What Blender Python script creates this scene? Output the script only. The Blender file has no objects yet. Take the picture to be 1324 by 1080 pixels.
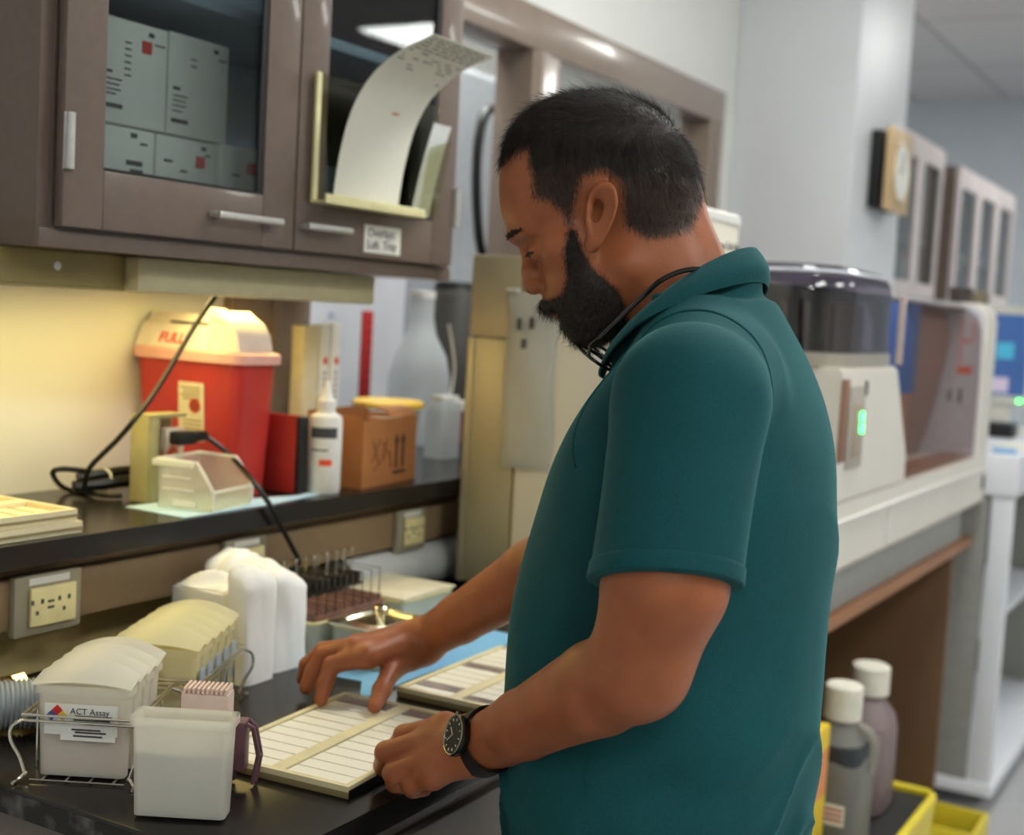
import bpy, bmesh, math, random
import numpy as np
from mathutils import Vector, Matrix
random.seed(7)
SC = bpy.context.scene
COL = SC.collection
PI = math.pi
R = math.radians

# ------------------------------------------------------------------ materials
def srgb(r, g, b):
    f = lambda c: (c/255/12.92) if c/255 <= .04045 else ((c/255+.055)/1.055)**2.4
    return (f(r), f(g), f(b), 1)

MATS = {}
def mat(name, rgb, rough=.5, metal=0, var=.06, scale=40, bump=0, bscale=200, trans=0, alpha=1, emit=None, estr=0, sss=0, coat=0, ior=1.45, spec=.5, stretch=None, rgb2=None, sharp=None):
    """procedural principled material: base colour broken up by noise, optional bump"""
    if name in MATS: return MATS[name]
    m = bpy.data.materials.new(name); m.use_nodes = True
    nt = m.node_tree; N = nt.nodes; L = nt.links
    b = N['Principled BSDF']
    tc = N.new('ShaderNodeTexCoord'); mp = N.new('ShaderNodeMapping'); L.new(tc.outputs['Object'], mp.inputs[0])
    if stretch: mp.inputs['Scale'].default_value = stretch
    c = srgb(*rgb)
    no = N.new('ShaderNodeTexNoise'); no.inputs['Scale'].default_value = scale; no.inputs['Detail'].default_value = 4
    L.new(mp.outputs[0], no.inputs['Vector'])
    cr = N.new('ShaderNodeValToRGB')
    lo, hi = (.3, .7) if not sharp else sharp
    cr.color_ramp.elements[0].position = lo; cr.color_ramp.elements[1].position = hi
    if rgb2:
        cr.color_ramp.elements[0].color = c; cr.color_ramp.elements[1].color = srgb(*rgb2)
    else:
        cr.color_ramp.elements[0].color = tuple(x*(1-var) for x in c[:3])+(1,)
        cr.color_ramp.elements[1].color = tuple(min(1, x*(1+var)) for x in c[:3])+(1,)
    L.new(no.outputs['Fac'], cr.inputs[0]); L.new(cr.outputs[0], b.inputs['Base Color'])
    b.inputs['Roughness'].default_value = rough; b.inputs['Metallic'].default_value = metal
    b.inputs['IOR'].default_value = ior; b.inputs['Specular IOR Level'].default_value = spec
    b.inputs['Transmission Weight'].default_value = trans; b.inputs['Alpha'].default_value = alpha
    b.inputs['Coat Weight'].default_value = coat
    if sss:
        b.inputs['Subsurface Weight'].default_value = sss; b.inputs['Subsurface Radius'].default_value = (.012, .005, .003)
        b.inputs['Subsurface Scale'].default_value = 1
    if emit:
        b.inputs['Emission Color'].default_value = srgb(*emit); b.inputs['Emission Strength'].default_value = estr
    if bump:
        n2 = N.new('ShaderNodeTexNoise'); n2.inputs['Scale'].default_value = bscale; n2.inputs['Detail'].default_value = 3
        L.new(mp.outputs[0], n2.inputs['Vector'])
        bp = N.new('ShaderNodeBump'); bp.inputs['Strength'].default_value = bump; bp.inputs['Distance'].default_value = .002
        L.new(n2.outputs['Fac'], bp.inputs['Height']); L.new(bp.outputs[0], b.inputs['Normal'])
    MATS[name] = m
    return m

def frosted(name, rgb, t=.55, rough=.4):
    """thin milky plastic: translucent + diffuse + clear mix"""
    if name in MATS: return MATS[name]
    m = bpy.data.materials.new(name); m.use_nodes = True
    nt = m.node_tree; N = nt.nodes; L = nt.links
    b = N['Principled BSDF']; out = N['Material Output']
    tc = N.new('ShaderNodeTexCoord'); no = N.new('ShaderNodeTexNoise'); no.inputs['Scale'].default_value = 30
    L.new(tc.outputs['Object'], no.inputs['Vector'])
    c = srgb(*rgb)
    cr = N.new('ShaderNodeValToRGB')
    cr.color_ramp.elements[0].color = tuple(x*.95 for x in c[:3])+(1,); cr.color_ramp.elements[1].color = c
    L.new(no.outputs['Fac'], cr.inputs[0]); L.new(cr.outputs[0], b.inputs['Base Color'])
    b.inputs['Roughness'].default_value = rough
    tl = N.new('ShaderNodeBsdfTranslucent'); L.new(cr.outputs[0], tl.inputs['Color'])
    tp = N.new('ShaderNodeBsdfTransparent'); tp.inputs['Color'].default_value = tuple(min(1, x*1.02) for x in c[:3])+(1,)
    m1 = N.new('ShaderNodeMixShader'); m1.inputs[0].default_value = .32
    L.new(b.outputs[0], m1.inputs[1]); L.new(tl.outputs[0], m1.inputs[2])
    m2 = N.new('ShaderNodeMixShader'); m2.inputs[0].default_value = t
    L.new(m1.outputs[0], m2.inputs[1]); L.new(tp.outputs[0], m2.inputs[2])
    L.new(m2.outputs[0], out.inputs['Surface'])
    MATS[name] = m
    return m

def clearglass(name, tint=(235, 240, 240), refl=.08, rough=.02, edge=.85):
    """thin pane: transparent with fresnel gloss"""
    if name in MATS: return MATS[name]
    m = bpy.data.materials.new(name); m.use_nodes = True
    nt = m.node_tree; N = nt.nodes; L = nt.links
    for n in list(N): N.remove(n)
    out = N.new('ShaderNodeOutputMaterial')
    tp = N.new('ShaderNodeBsdfTransparent'); tp.inputs['Color'].default_value = srgb(*tint)
    gl = N.new('ShaderNodeBsdfGlossy'); gl.inputs['Roughness'].default_value = rough
    lw = N.new('ShaderNodeLayerWeight'); lw.inputs['Blend'].default_value = .5
    pw = N.new('ShaderNodeMath'); pw.operation = 'POWER'; pw.inputs[1].default_value = 4.5; L.new(lw.outputs['Facing'], pw.inputs[0])
    ma = N.new('ShaderNodeMath'); ma.operation = 'MULTIPLY_ADD'; ma.inputs[1].default_value = edge; ma.inputs[2].default_value = refl
    L.new(pw.outputs[0], ma.inputs[0])
    mx = N.new('ShaderNodeMixShader'); L.new(ma.outputs[0], mx.inputs[0]); L.new(tp.outputs[0], mx.inputs[1]); L.new(gl.outputs[0], mx.inputs[2])
    L.new(mx.outputs[0], out.inputs['Surface'])
    MATS[name] = m
    return m

# ------------------------------------------------------------------ mesh builder
class MB:
    def __init__(s): s.bm = bmesh.new()
    def _add(s, verts, faces):
        vs = [s.bm.verts.new(v) for v in verts]
        for f in faces:
            try: s.bm.faces.new([vs[i] for i in f])
            except ValueError: pass
        return s
    def box(s, x0, x1, y0, y1, z0, z1, bev=0, seg=2):
        t = bmesh.new()
        v = [t.verts.new(p) for p in [(x0,y0,z0),(x1,y0,z0),(x1,y1,z0),(x0,y1,z0),(x0,y0,z1),(x1,y0,z1),(x1,y1,z1),(x0,y1,z1)]]
        for f in [(0,3,2,1),(4,5,6,7),(0,1,5,4),(1,2,6,5),(2,3,7,6),(3,0,4,7)]: t.faces.new([v[i] for i in f])
        if bev: bmesh.ops.bevel(t, geom=t.edges[:], offset=bev, segments=seg, profile=.6, affect='EDGES', clamp_overlap=True)
        s.merge(t); return s
    def merge(s, t, M=None):
        if M is not None: t.transform(M)
        me = bpy.data.meshes.new('tmp'); t.to_mesh(me); t.free(); s.bm.from_mesh(me); bpy.data.meshes.remove(me); return s
    def add(s, other, M=None): s.merge(other.bm, M); return s
    def tube(s, pts, r, n=10, cap=True):
        pts = [Vector(p) for p in pts]; rs = r if isinstance(r, (list, tuple)) else [r]*len(pts)
        up = None; rings = []
        for i, p in enumerate(pts):
            d = (pts[min(i+1, len(pts)-1)]-pts[max(i-1, 0)]).normalized()
            if up is None: up = d.orthogonal().normalized()
            up = (up-d*up.dot(d)); up = up.normalized() if up.length > 1e-6 else d.orthogonal().normalized()
            w = d.cross(up)
            rings.append([s.bm.verts.new(p+(up*math.cos(2*PI*k/n)+w*math.sin(2*PI*k/n))*rs[i]) for k in range(n)])
        for a, b in zip(rings, rings[1:]):
            for k in range(n): s.bm.faces.new((a[k], a[(k+1)%n], b[(k+1)%n], b[k]))
        if cap: s.bm.faces.new(rings[0][::-1]); s.bm.faces.new(rings[-1])
        return s
    def lathe(s, prof, c=(0,0,0), n=24, axis='Z'):
        rings = []
        for r, h in prof:
            ring = []
            for k in range(n):
                a = 2*PI*k/n
                p = (r*math.cos(a), r*math.sin(a), h)
                if axis == 'Y': p = (p[0], h, p[1])
                if axis == 'X': p = (h, p[0], p[1])
                ring.append(s.bm.verts.new((p[0]+c[0], p[1]+c[1], p[2]+c[2])))
            rings.append(ring)
        for a, b in zip(rings, rings[1:]):
            for k in range(n): s.bm.faces.new((a[k], a[(k+1)%n], b[(k+1)%n], b[k]))
        s.bm.faces.new(rings[0][::-1]); s.bm.faces.new(rings[-1])
        return s
    def prism(s, poly, axis, a, b):
        """extrude a 2D polygon along axis from a to b; poly in the two other axes, in xyz order"""
        def P(u, v, h): return {'X': (h, u, v), 'Y': (u, h, v), 'Z': (u, v, h)}[axis]
        A = [s.bm.verts.new(P(u, v, a)) for u, v in poly]; B = [s.bm.verts.new(P(u, v, b)) for u, v in poly]
        n = len(poly)
        for k in range(n): s.bm.faces.new((A[k], A[(k+1)%n], B[(k+1)%n], B[k]))
        s.bm.faces.new(A[::-1]); s.bm.faces.new(B); return s
    def grid(s, fn, nu, nv, thick=0):
        """sheet from fn(u,v) in 0..1; thick gives it two sides"""
        vs = [[Vector(fn(i/nu, j/nv)) for j in range(nv+1)] for i in range(nu+1)]
        top = [[s.bm.verts.new(p) for p in row] for row in vs]
        for i in range(nu):
            for j in range(nv): s.bm.faces.new((top[i][j], top[i+1][j], top[i+1][j+1], top[i][j+1]))
        if thick:
            bot = []
            for i in range(nu+1):
                row = []
                for j in range(nv+1):
                    du = vs[min(i+1, nu)][j]-vs[max(i-1, 0)][j]; dv = vs[i][min(j+1, nv)]-vs[i][max(j-1, 0)]
                    n = du.cross(dv).normalized(); row.append(s.bm.verts.new(vs[i][j]-n*thick))
                bot.append(row)
            for i in range(nu):
                for j in range(nv): s.bm.faces.new((bot[i][j+1], bot[i+1][j+1], bot[i+1][j], bot[i][j]))
            for i in range(nu):
                s.bm.faces.new((top[i+1][0], top[i][0], bot[i][0], bot[i+1][0])); s.bm.faces.new((top[i][nv], top[i+1][nv], bot[i+1][nv], bot[i][nv]))
            for j in range(nv):
                s.bm.faces.new((top[0][j], top[0][j+1], bot[0][j+1], bot[0][j])); s.bm.faces.new((top[nu][j+1], top[nu][j], bot[nu][j], bot[nu][j+1]))
        return s
    def xf(s, M): s.bm.transform(M); return s

def text_mb(txt, size, M, depth=.0004):
    cu = bpy.data.curves.new('t', 'FONT'); cu.body = txt; cu.size = size; cu.extrude = depth; cu.align_x = 'LEFT'; cu.resolution_u = 3
    o = bpy.data.objects.new('t', cu); COL.objects.link(o)
    dg = bpy.context.evaluated_depsgraph_get()
    me = bpy.data.meshes.new_from_object(o.evaluated_get(dg))
    b = MB(); b.bm.from_mesh(me); b.bm.transform(M)
    bpy.data.objects.remove(o); bpy.data.meshes.remove(me); bpy.data.curves.remove(cu)
    return b

def axes(o, x, y):
    """matrix whose local X, Y map to world directions x, y at origin o (text reads along x, up along y)"""
    x = Vector(x).normalized(); y = Vector(y).normalized(); z = x.cross(y)
    M = Matrix((x, y, z)).transposed().to_4x4(); M.translation = Vector(o); return M
FRONT = lambda x, y, z: axes((x, y, z), (1, 0, 0), (0, 0, 1))     # reads on faces that look to -y
SIDE = lambda x, y, z: axes((x, y, z), (0, -1, 0), (0, 0, 1))     # reads on faces that look to -x

ORG = {}
def finish(name, b, m, parent=None, origin=None, smooth=35):
    bm = b.bm
    bmesh.ops.recalc_face_normals(bm, faces=bm.faces[:])
    if parent is not None: org = ORG[parent.name]
    elif origin is not None: org = Vector(origin)
    else:
        xs = [v.co for v in bm.verts]
        lo = Vector((min(v.x for v in xs), min(v.y for v in xs), min(v.z for v in xs))); hi = Vector((max(v.x for v in xs), max(v.y for v in xs), 0))
        org = Vector(((lo.x+hi.x)/2, (lo.y+hi.y)/2, lo.z))
    bm.transform(Matrix.Translation(-org))
    me = bpy.data.meshes.new(name); bm.to_mesh(me); bm.free()
    if m is not None:
        for mm in (m if isinstance(m, (list, tuple)) else [m]): me.materials.append(mm)
    if smooth:
        me.polygons.foreach_set('use_smooth', [True]*len(me.polygons)); me.set_sharp_from_angle(angle=R(smooth))
    o = bpy.data.objects.new(name, me); COL.objects.link(o)
    if parent is not None: o.parent = parent
    else: o.location = org
    ORG[o.name] = org
    return o
def tag(o, label, cat, group=None):
    o['label'] = label; o['category'] = cat
    if group: o['group'] = group
    return o
def thing(name, label, cat, loc, group=None):
    o = bpy.data.objects.new(name, None); o.empty_display_size = .05; COL.objects.link(o); o.location = loc
    ORG[o.name] = Vector(loc); return tag(o, label, cat, group)
def solo(name, b, m, label, cat, group=None, smooth=35): return tag(finish(name, b, m, None, None, smooth), label, cat, group)
def struct(name, b, m, parent=None, smooth=35):
    o = finish(name, b, m, parent, None if parent else (0, 0, 0), smooth)
    if parent is None: o['kind'] = 'structure'
    return o
def dup(root, loc, label=None, group=None, rotz=None):
    r = root.copy(); COL.objects.link(r); r.location = loc; ORG[r.name] = Vector(loc)
    if rotz is not None: r.rotation_euler = (0, 0, rotz)
    if label: r['label'] = label
    if group: r['group'] = group
    for ch in list(root.children):
        c = ch.copy(); COL.objects.link(c); c.parent = r
        for g in ch.children:
            d2 = g.copy(); COL.objects.link(d2); d2.parent = c
    return r
def at(x, y, z, rz=0): return Matrix.Translation((x, y, z)) @ Matrix.Rotation(rz, 4, 'Z')

# palette -----------------------------------------------------------
M_steel_brown = mat('brown_painted_steel', (112, 96, 87), .32, 0, .05, 60, .05, 300, coat=.2)
M_frame = mat('taupe_frame_paint', (140, 124, 112), .22, 0, .04, 30, coat=.3)
M_handle = mat('brushed_aluminium', (205, 203, 198), .35, .7, .05, 80)
M_chrome = mat('chrome_wire', (225, 220, 205), .15, 1, .02)
M_wall = mat('painted_wall', (226, 226, 222), .6, 0, .02, 4, .05, 150)
M_wallg = mat('pillar_gloss_paint', (218, 220, 224), .42, 0, .02, 4)
M_ceil = mat('ceiling_white', (225, 224, 226), .9)
M_black = mat('black_epoxy_top', (24, 22, 21), .24, 0, .3, 14, .03, 120, rgb2=(36, 31, 28))
M_dark = mat('dark_plastic', (22, 22, 23), .4)
M_cable = mat('black_cable_rubber', (18, 17, 16), .35)
M_white = mat('white_plastic', (228, 226, 220), .35)
M_cream = mat('cream_enamel', (226, 216, 186), .4)
M_beige = mat('beige_enamel', (188, 178, 142), .4)
M_grey = mat('grey_panel', (148, 148, 142), .45)
M_paper = mat('paper_white', (236, 234, 226), .8, 0, .02)
M_ink = mat('grey_ink', (70, 70, 74), .8)
M_red = mat('red_ink', (214, 60, 48), .5)
M_glass = clearglass('cabinet_glass', (226, 230, 230), .04)
M_acryl = clearglass('clear_acrylic', (240, 240, 225), .06)

# ================================================================== the room
WY = 1.70                                   # face of the left wall
def tile_ceiling():
    m = bpy.data.materials.new('ceiling_tiles'); m.use_nodes = True
    nt = m.node_tree; N = nt.nodes; L = nt.links; b = N['Principled BSDF']
    tc = N.new('ShaderNodeTexCoord'); br = N.new('ShaderNodeTexBrick')
    br.offset = 0; br.inputs['Scale'].default_value = 1; br.inputs['Brick Width'].default_value = 1.22; br.inputs['Row Height'].default_value = .61
    br.inputs['Mortar Size'].default_value = .012; br.inputs['Color1'].default_value = srgb(214, 212, 214); br.inputs['Color2'].default_value = srgb(206, 204, 207)
    br.inputs['Mortar'].default_value = srgb(165, 163, 166)
    L.new(tc.outputs['Object'], br.inputs['Vector']); L.new(br.outputs['Color'], b.inputs['Base Color']); b.inputs['Roughness'].default_value = .9
    return m
M_floor = mat('pale_vinyl_floor', (176, 176, 178), .35, 0, .05, 20)
struct('floor', MB().box(-3.2, 9.9, -4.1, 4.3, -.08, 0), M_floor)
struct('ceiling', MB().box(-3.2, 9.9, -4.1, 4.3, 3.1, 3.16), tile_ceiling())
w = MB()
w.box(-3.1, 2.0, WY, WY+.09, 0, 3.1)
w.box(2.0, 4.2, WY, WY+.09, 0, 1.08)
w.box(2.0, 4.2, WY, WY+.09, 2.19, 3.1)
w.box(4.2, 5.0, WY, WY+.09, 0, 3.1)
w.box(5.0, 8.2, WY, WY+.09, 0, 2.15)
struct('wall_left', w, M_wall)
struct('wall_far', MB().box(9.8, 9.9, -4.1, 4.3, 0, 3.1), mat('far_wall_paint', (196, 203, 212), .6, 0, .02, 4))
struct('wall_near', MB().box(-3.2, -3.1, -4.1, 4.3, 0, 3.1), M_wall)
struct('wall_right', MB().box(-3.1, 9.8, -4.1, -4.0, 0, 3.1), M_wall)
struct('wall_back', MB().box(-3.1, 9.8, 4.2, 4.3, 0, 3.1), M_wall)
struct('pillar', MB().box(4.34, 4.98, 1.28, WY-.001, 0, 3.1, .004), M_wallg)
# pass-through window frame of glossy taupe steel: two bays with a mullion
fr = MB()
fr.box(1.86, 2.09, WY-.02, WY+.09, 1.122, 2.20, .004)
fr.box(4.095, 4.21, WY-.02, WY+.09, 1.122, 2.20, .004)
fr.box(2.0, 4.21, WY-.021, WY+.09, 2.10, 2.205, .004)
fo = struct('window_1', fr, M_frame)
struct('mullion', MB().box(2.92, 3.06, WY-.02, WY+.09, 1.122, 2.10, .004).box(2.94, 3.0, WY-.024, WY-.02, 1.122, 2.10, .001), M_frame, fo)
struct('jamb_stop', MB().box(1.97, 1.985, WY-.026, WY-.02, 1.122, 1.49, .001).box(4.14, 4.155, WY-.026, WY-.02, 1.122, 2.1, .001), M_frame, fo)

# gold framed round dial on the pillar
pc = thing('wall_clock', 'gold square frame with a round pale dial hanging on the white pillar', 'clock', (4.66, 1.24, 1.99))
M_gold = mat('brass_gold', (214, 184, 138), .35, .25, .05, 50)
finish('case', MB().box(4.54, 4.80, 1.240, 1.279, 1.865, 2.125, .004), M_dark, pc)
fb = MB().box(4.53, 4.81, 1.205, 1.225, 1.858, 2.138, .006)
finish('frame', fb, M_gold, pc)
dl = finish('dial', MB().lathe([(.001, 1.1985), (.095, 1.1985), (.1, 1.2045), (.001, 1.2045)], (4.67, 0, 1.995), 40, 'Y'), M_paper, pc)
rg = MB()
rg.tube([(4.67+.105*math.cos(a), 1.203, 1.995+.105*math.sin(a)) for a in np.linspace(0, 2*PI, 41)], .006, 8)
finish('bezel', rg, M_gold, pc)
finish('hands', MB().box(4.668, 4.672, 1.1965, 1.1985, 1.995, 2.06).box(4.63, 4.67, 1.1965, 1.1985, 1.993, 1.997), M_ink, dl)

# ceiling lights of the room; some panels are unseen, added to brighten
M_tube = mat('light_diffuser', (255, 255, 255), .5, emit=(250, 252, 247), estr=1)
def ceiling_light(x, y, first=[]):
    lab = 'white recessed fluorescent ceiling panel light'
    if not first:
        t = thing('ceiling_light', lab, 'light', (x, y, 3.1), 'recessed ceiling lights')
        finish('frame', MB().box(x-.61, x+.61, y-.305, y+.305, 3.075, 3.1, .004), M_white, t)
        finish('diffuser', MB().box(x-.58, x+.58, y-.275, y+.275, 3.068, 3.0745), M_tube, t)
        first.append(t)
    else: dup(first[0], (x, y, 3.1))

def smooth(pts, n=8):
    P = [Vector(p) for p in pts]; out = []
    for i in range(len(P)-1):
        p0, p1, p2, p3 = P[max(i-1, 0)], P[i], P[i+1], P[min(i+2, len(P)-1)]
        for k in range(n):
            t = k/n
            out.append(.5*((2*p1)+(p2-p0)*t+(2*p0-5*p1+4*p2-p3)*t*t+(3*p1-p0-3*p2+p3)*t**3))
    out.append(P[-1]); return out
# ================================================================== wall cabinet with glass doors
cb = thing('wall_cabinet', 'brown steel wall cabinet with two glazed doors hanging above the lab bench', 'cabinet', (1.615, 1.53, 1.497))
CF = 1.36
carc = MB()
carc.box(1.143, 1.163, CF, WY-.002, 1.497, 2.42, .002); carc.box(2.065, 2.086, CF, WY-.002, 1.497, 2.42, .002)
carc.box(1.163, 2.065, CF, WY-.002, 1.497, 1.520, .002); carc.box(1.163, 2.065, CF, WY-.002, 2.39, 2.42, .002)
carc.box(1.163, 2.065, WY-.02, WY-.002, 1.52, 2.39)
carc.box(1.143, 2.086, CF-.006, CF+.004, 1.497, 1.5205, .002)
carc.box(1.163, 1.205, CF, CF+.012, 1.52, 2.39); carc.box(2.020, 2.065, CF, CF+.012, 1.52, 2.39); carc.box(1.585, 1.645, CF, CF+.012, 1.52, 2.39); carc.box(1.205, 1.585, CF, CF+.012, 1.52, 1.56); carc.box(1.645, 2.02, CF, CF+.012, 1.52, 1.56)
finish('body', carc, M_steel_brown, cb)
M_navy = mat('blue_grey_shelf', (140, 160, 176), .4)
finish('back_liner', MB().box(1.165, 2.063, WY-.026, WY-.0205, 1.522, 2.388), M_navy, cb)
finish('shelf', MB().box(1.164, 2.064, 1.40, WY-.027, 1.862, 1.880, .002), M_navy, cb)
def door(x0, x1, gx0, gx1, gz0, gz1, hx0, hx1, hinge_x):
    d = MB(); y0, y1 = CF-.022, CF-.007
    z0, z1 = 1.5235, 2.395
    d.box(x0, gx0, y0, y1, z0, z1, .002); d.box(gx1, x1, y0, y1, z0, z1, .002)
    d.box(gx0, gx1, y0, y1, z0, gz0, .002); d.box(gx0, gx1, y0, y1, gz1, z1, .002)
    do = finish('door', d, M_steel_brown, cb)
    finish('glass_pane', MB().box(gx0, gx1, y0+.006, y0+.009, gz0, gz1), M_glass, do)
    finish('gasket', MB().box(gx1-.012, gx1, y0+.002, y0+.0055, gz0, gz1).box(gx0, gx1-.012, y0+.002, y0+.0055, gz0, gz0+.004), M_dark, do)
    h = MB().box(hx0, hx1, y0-.024, y0-.016, 1.557, 1.5665, .003); h.box(hx0, hx0+.02, y0-.0155, y0-.0005, 1.558, 1.566, .002); h.box(hx1-.02, hx1, y0-.0155, y0-.0005, 1.558, 1.566, .002)
    finish('handle', h, M_handle, do)
    hg = MB().tube([(hinge_x, y0-.004, 1.595), (hinge_x, y0-.004, 1.665)], .006, 12); hg.box(hinge_x-.008, hinge_x+.008, y0-.002, y0-.0005, 1.595, 1.665)
    finish('hinge', hg, M_handle, do)
    return do
door(1.165, 1.6125, 1.231, 1.540, 1.60, 2.33, 1.424, 1.564, 1.171)
d2 = door(1.6165, 2.0635, 1.684, 1.995, 1.60, 2.33, 1.622, 1.735, 2.066)
lb = finish('paper_label', MB().box(1.793, 1.897, CF-.0235, CF-.0225, 1.532, 1.578), M_paper, d2)
finish('lettering', text_mb('Overlays', .021, FRONT(1.802, CF-.0237, 1.559)).add(text_mb('Left  Tray', .021, FRONT(1.802, CF-.0237, 1.539))), M_ink, d2)

# boxes kept behind the left glass door
M_carton = mat('white_carton', (226, 228, 220), .6, 0, .03)
def carton(x0, x1, y0, y1, z0, z1, lab, redx, bars):
    t = thing('storage_box', lab, 'box', ((x0+x1)/2, (y0+y1)/2, z0), 'white cartons behind the left cabinet door')
    finish('carton', MB().box(x0, x1, y0, y1, z0, z1, .003), M_carton, t)
    if redx is not None: finish('red_sticker', MB().box(redx[0], redx[0]+.018, y0-.0012, y0-.0004, redx[1], redx[1]+.017), M_red, t)
    pr = MB()
    for (bx, bz, bw, bh) in bars: pr.box(bx, bx+bw, y0-.001, y0-.0004, bz, bz+bh)
    finish('print', pr, M_ink, t)
zb, zt = 1.521, 1.677
carton(1.172, 1.274, 1.43, 1.66, zb, zt-.006, 'white carton at the left end of the bottom row behind the left cabinet glass', None, [(1.25, 1.60, .01, .004)])
carton(1.277, 1.398, 1.42, 1.66, zb, zt-.004, 'bottom row white carton with scribbled writing, behind the left cabinet glass', None, [(1.352, 1.660, .012, .007), (1.37, 1.652, .014, .003), (1.30, 1.638, .005, .005), (1.345, 1.622, .03, .007), (1.352, 1.612, .024, .005)])
carton(1.401, 1.522, 1.42, 1.66, zb, zt-.004, 'bottom row white carton with a red sticker in the middle of the left cabinet', (1.482, 1.634), [(1.492, 1.660, .010, .006), (1.50, 1.652, .012, .003), (1.418, 1.636, .016, .003), (1.45, 1.624, .014, .003)])
carton(1.525, 1.645, 1.41, 1.66, zb, zt-.002, 'bottom row white carton with red sticker at the right edge of the left cabinet glass', (1.582, 1.636), [(1.55, 1.63, .016, .003)])
carton(1.172, 1.300, 1.44, 1.66, zt+.001, 1.815, 'white carton at the left end of the upper row, mostly behind the door frame', None, [(1.275, 1.77, .016, .004)])
carton(1.303, 1.427, 1.43, 1.66, zt+.001, 1.822, 'large white carton with red sticker near its top, upper row in the left cabinet', (1.378, 1.782), [(1.39, 1.806, .010, .006), (1.402, 1.796, .02, .002), (1.312, 1.745, .012, .004), (1.312, 1.736, .03, .002), (1.312, 1.729, .026, .002), (1.312, 1.722, .028, .002), (1.312, 1.716, .02, .002), (1.308, 1.698, .036, .006)] + [(1.346, 1.79-.009*k, .012, .002) for k in range(6)])
carton(1.430, 1.556, 1.43, 1.66, zt+.001, 1.824, 'large white carton without a sticker, right end of the upper row in the left cabinet', None, [(1.522, 1.808, .010, .006), (1.532, 1.799, .016, .002), (1.440, 1.742, .014, .005), (1.440, 1.733, .03, .002), (1.440, 1.726, .026, .002), (1.440, 1.719, .028, .002), (1.440, 1.711, .02, .002), (1.438, 1.695, .034, .006), (1.475, 1.79, .012, .002), (1.475, 1.78, .012, .002)])
solo('storage_box', MB().box(1.70, 1.98, 1.46, 1.67, 1.5215, 1.68, .003), mat('blue_grey_carton', (96, 112, 130), .6), 'blue grey carton behind the right cabinet glass, behind the clear paper holder', 'box')

# clear acrylic document holder stuck on the right door, with two sheets
hd_ = thing('document_holder', 'clear acrylic document holder with yellowed edges fixed on the right cabinet door', 'document holder', (1.83, CF-.04, 1.585))
yA = CF-.026
M_yell = mat('yellowed_acrylic_edge', (222, 214, 164), .3)
finish('back_plate', MB().box(1.650, 1.990, yA-.003, yA, 1.600, 1.80, .001), M_acryl, hd_)
finish('side_edge', MB().box(1.640, 1.652, yA-.009, yA-.0035, 1.600, 1.80, .002), M_yell, hd_)
finish('tray_lip', MB().box(1.640, 1.905, 1.290, yA-.0035, 1.5985, 1.603, .001).box(1.625, 1.895, 1.286, 1.291, 1.597, 1.612, .002), M_yell, hd_)
finish('front_plate', MB().prism([(1.900, 1.603), (1.955, 1.606), (1.990, 1.74), (1.925, 1.72)], 'Y', 1.302, 1.3045), M_acryl, hd_)
PCV = [Vector((0, y, z)) for y, z in ((1.325, 1.6045), (1.322, 1.64), (1.314, 1.69), (1.296, 1.75), (1.262, 1.80), (1.212, 1.835), (1.150, 1.857))]
PCS = smooth(PCV, 6)
def pf(u, v, off=0):
    k = v*(len(PCS)-1); i = min(int(k), len(PCS)-2); p = PCS[i].lerp(PCS[i+1], k-i)
    d = (PCS[i+1]-PCS[i]).normalized(); n = Vector((0, -d.z, d.y))
    p = p+n*(off+.004*math.sin(PI*u)*(1-v))
    return (1.690+.178*u+.004*v, p.y, p.z)
ps = thing('paper_sheet', 'long printed white sheet curling forward out of the clear holder on the cabinet door', 'paper', (1.79, 1.30, 1.604))
finish('sheet', MB().grid(pf, 6, 36, .0006), mat('copy_paper', (226, 224, 212), .75, 0, .02), ps)
pr = MB()
def pline(u0, u1, v, w=.006):
    pr._add([pf(uu, vv, .0004) for uu, vv in ((u0, v), (u1, v), (u1, v+w), (u0, v+w))], [(0, 1, 2, 3)])
    pr._add([pf(uu, vv, -.0010) for uu, vv in ((u0, v), (u1, v), (u1, v+w), (u0, v+w))], [(0, 1, 2, 3)])
rn = random.Random(4)
for k in range(13):
    v = .965-.021*k; u = .06
    while u < .9:
        w_ = rn.uniform(.04, .16)
        if k < 5 or rn.random() < .45: pline(u, min(.94, u+w_), v, .007)
        u += w_+rn.uniform(.02, .05)*(1 if k < 5 else 3)
finish('print', pr, mat('pale_ink', (120, 120, 120), .8), ps)
pr = MB(); pline(.55, .66, .52, .012); pline(.12, .2, .035, .006)
finish('red_print', pr, mat('faded_red_ink', (206, 130, 110), .8), ps)
def pf2(u, v):
    return (1.896+.054*u+.040*v, 1.3165-.012*v**2+.004*math.sin(PI*u), 1.6045+.160*v)
solo('paper_sheet', MB().grid(pf2, 4, 14, .0006), mat('vellum_paper', (206, 208, 206), .6), 'smaller pale sheet standing upright at the right end of the clear holder', 'paper')

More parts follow.
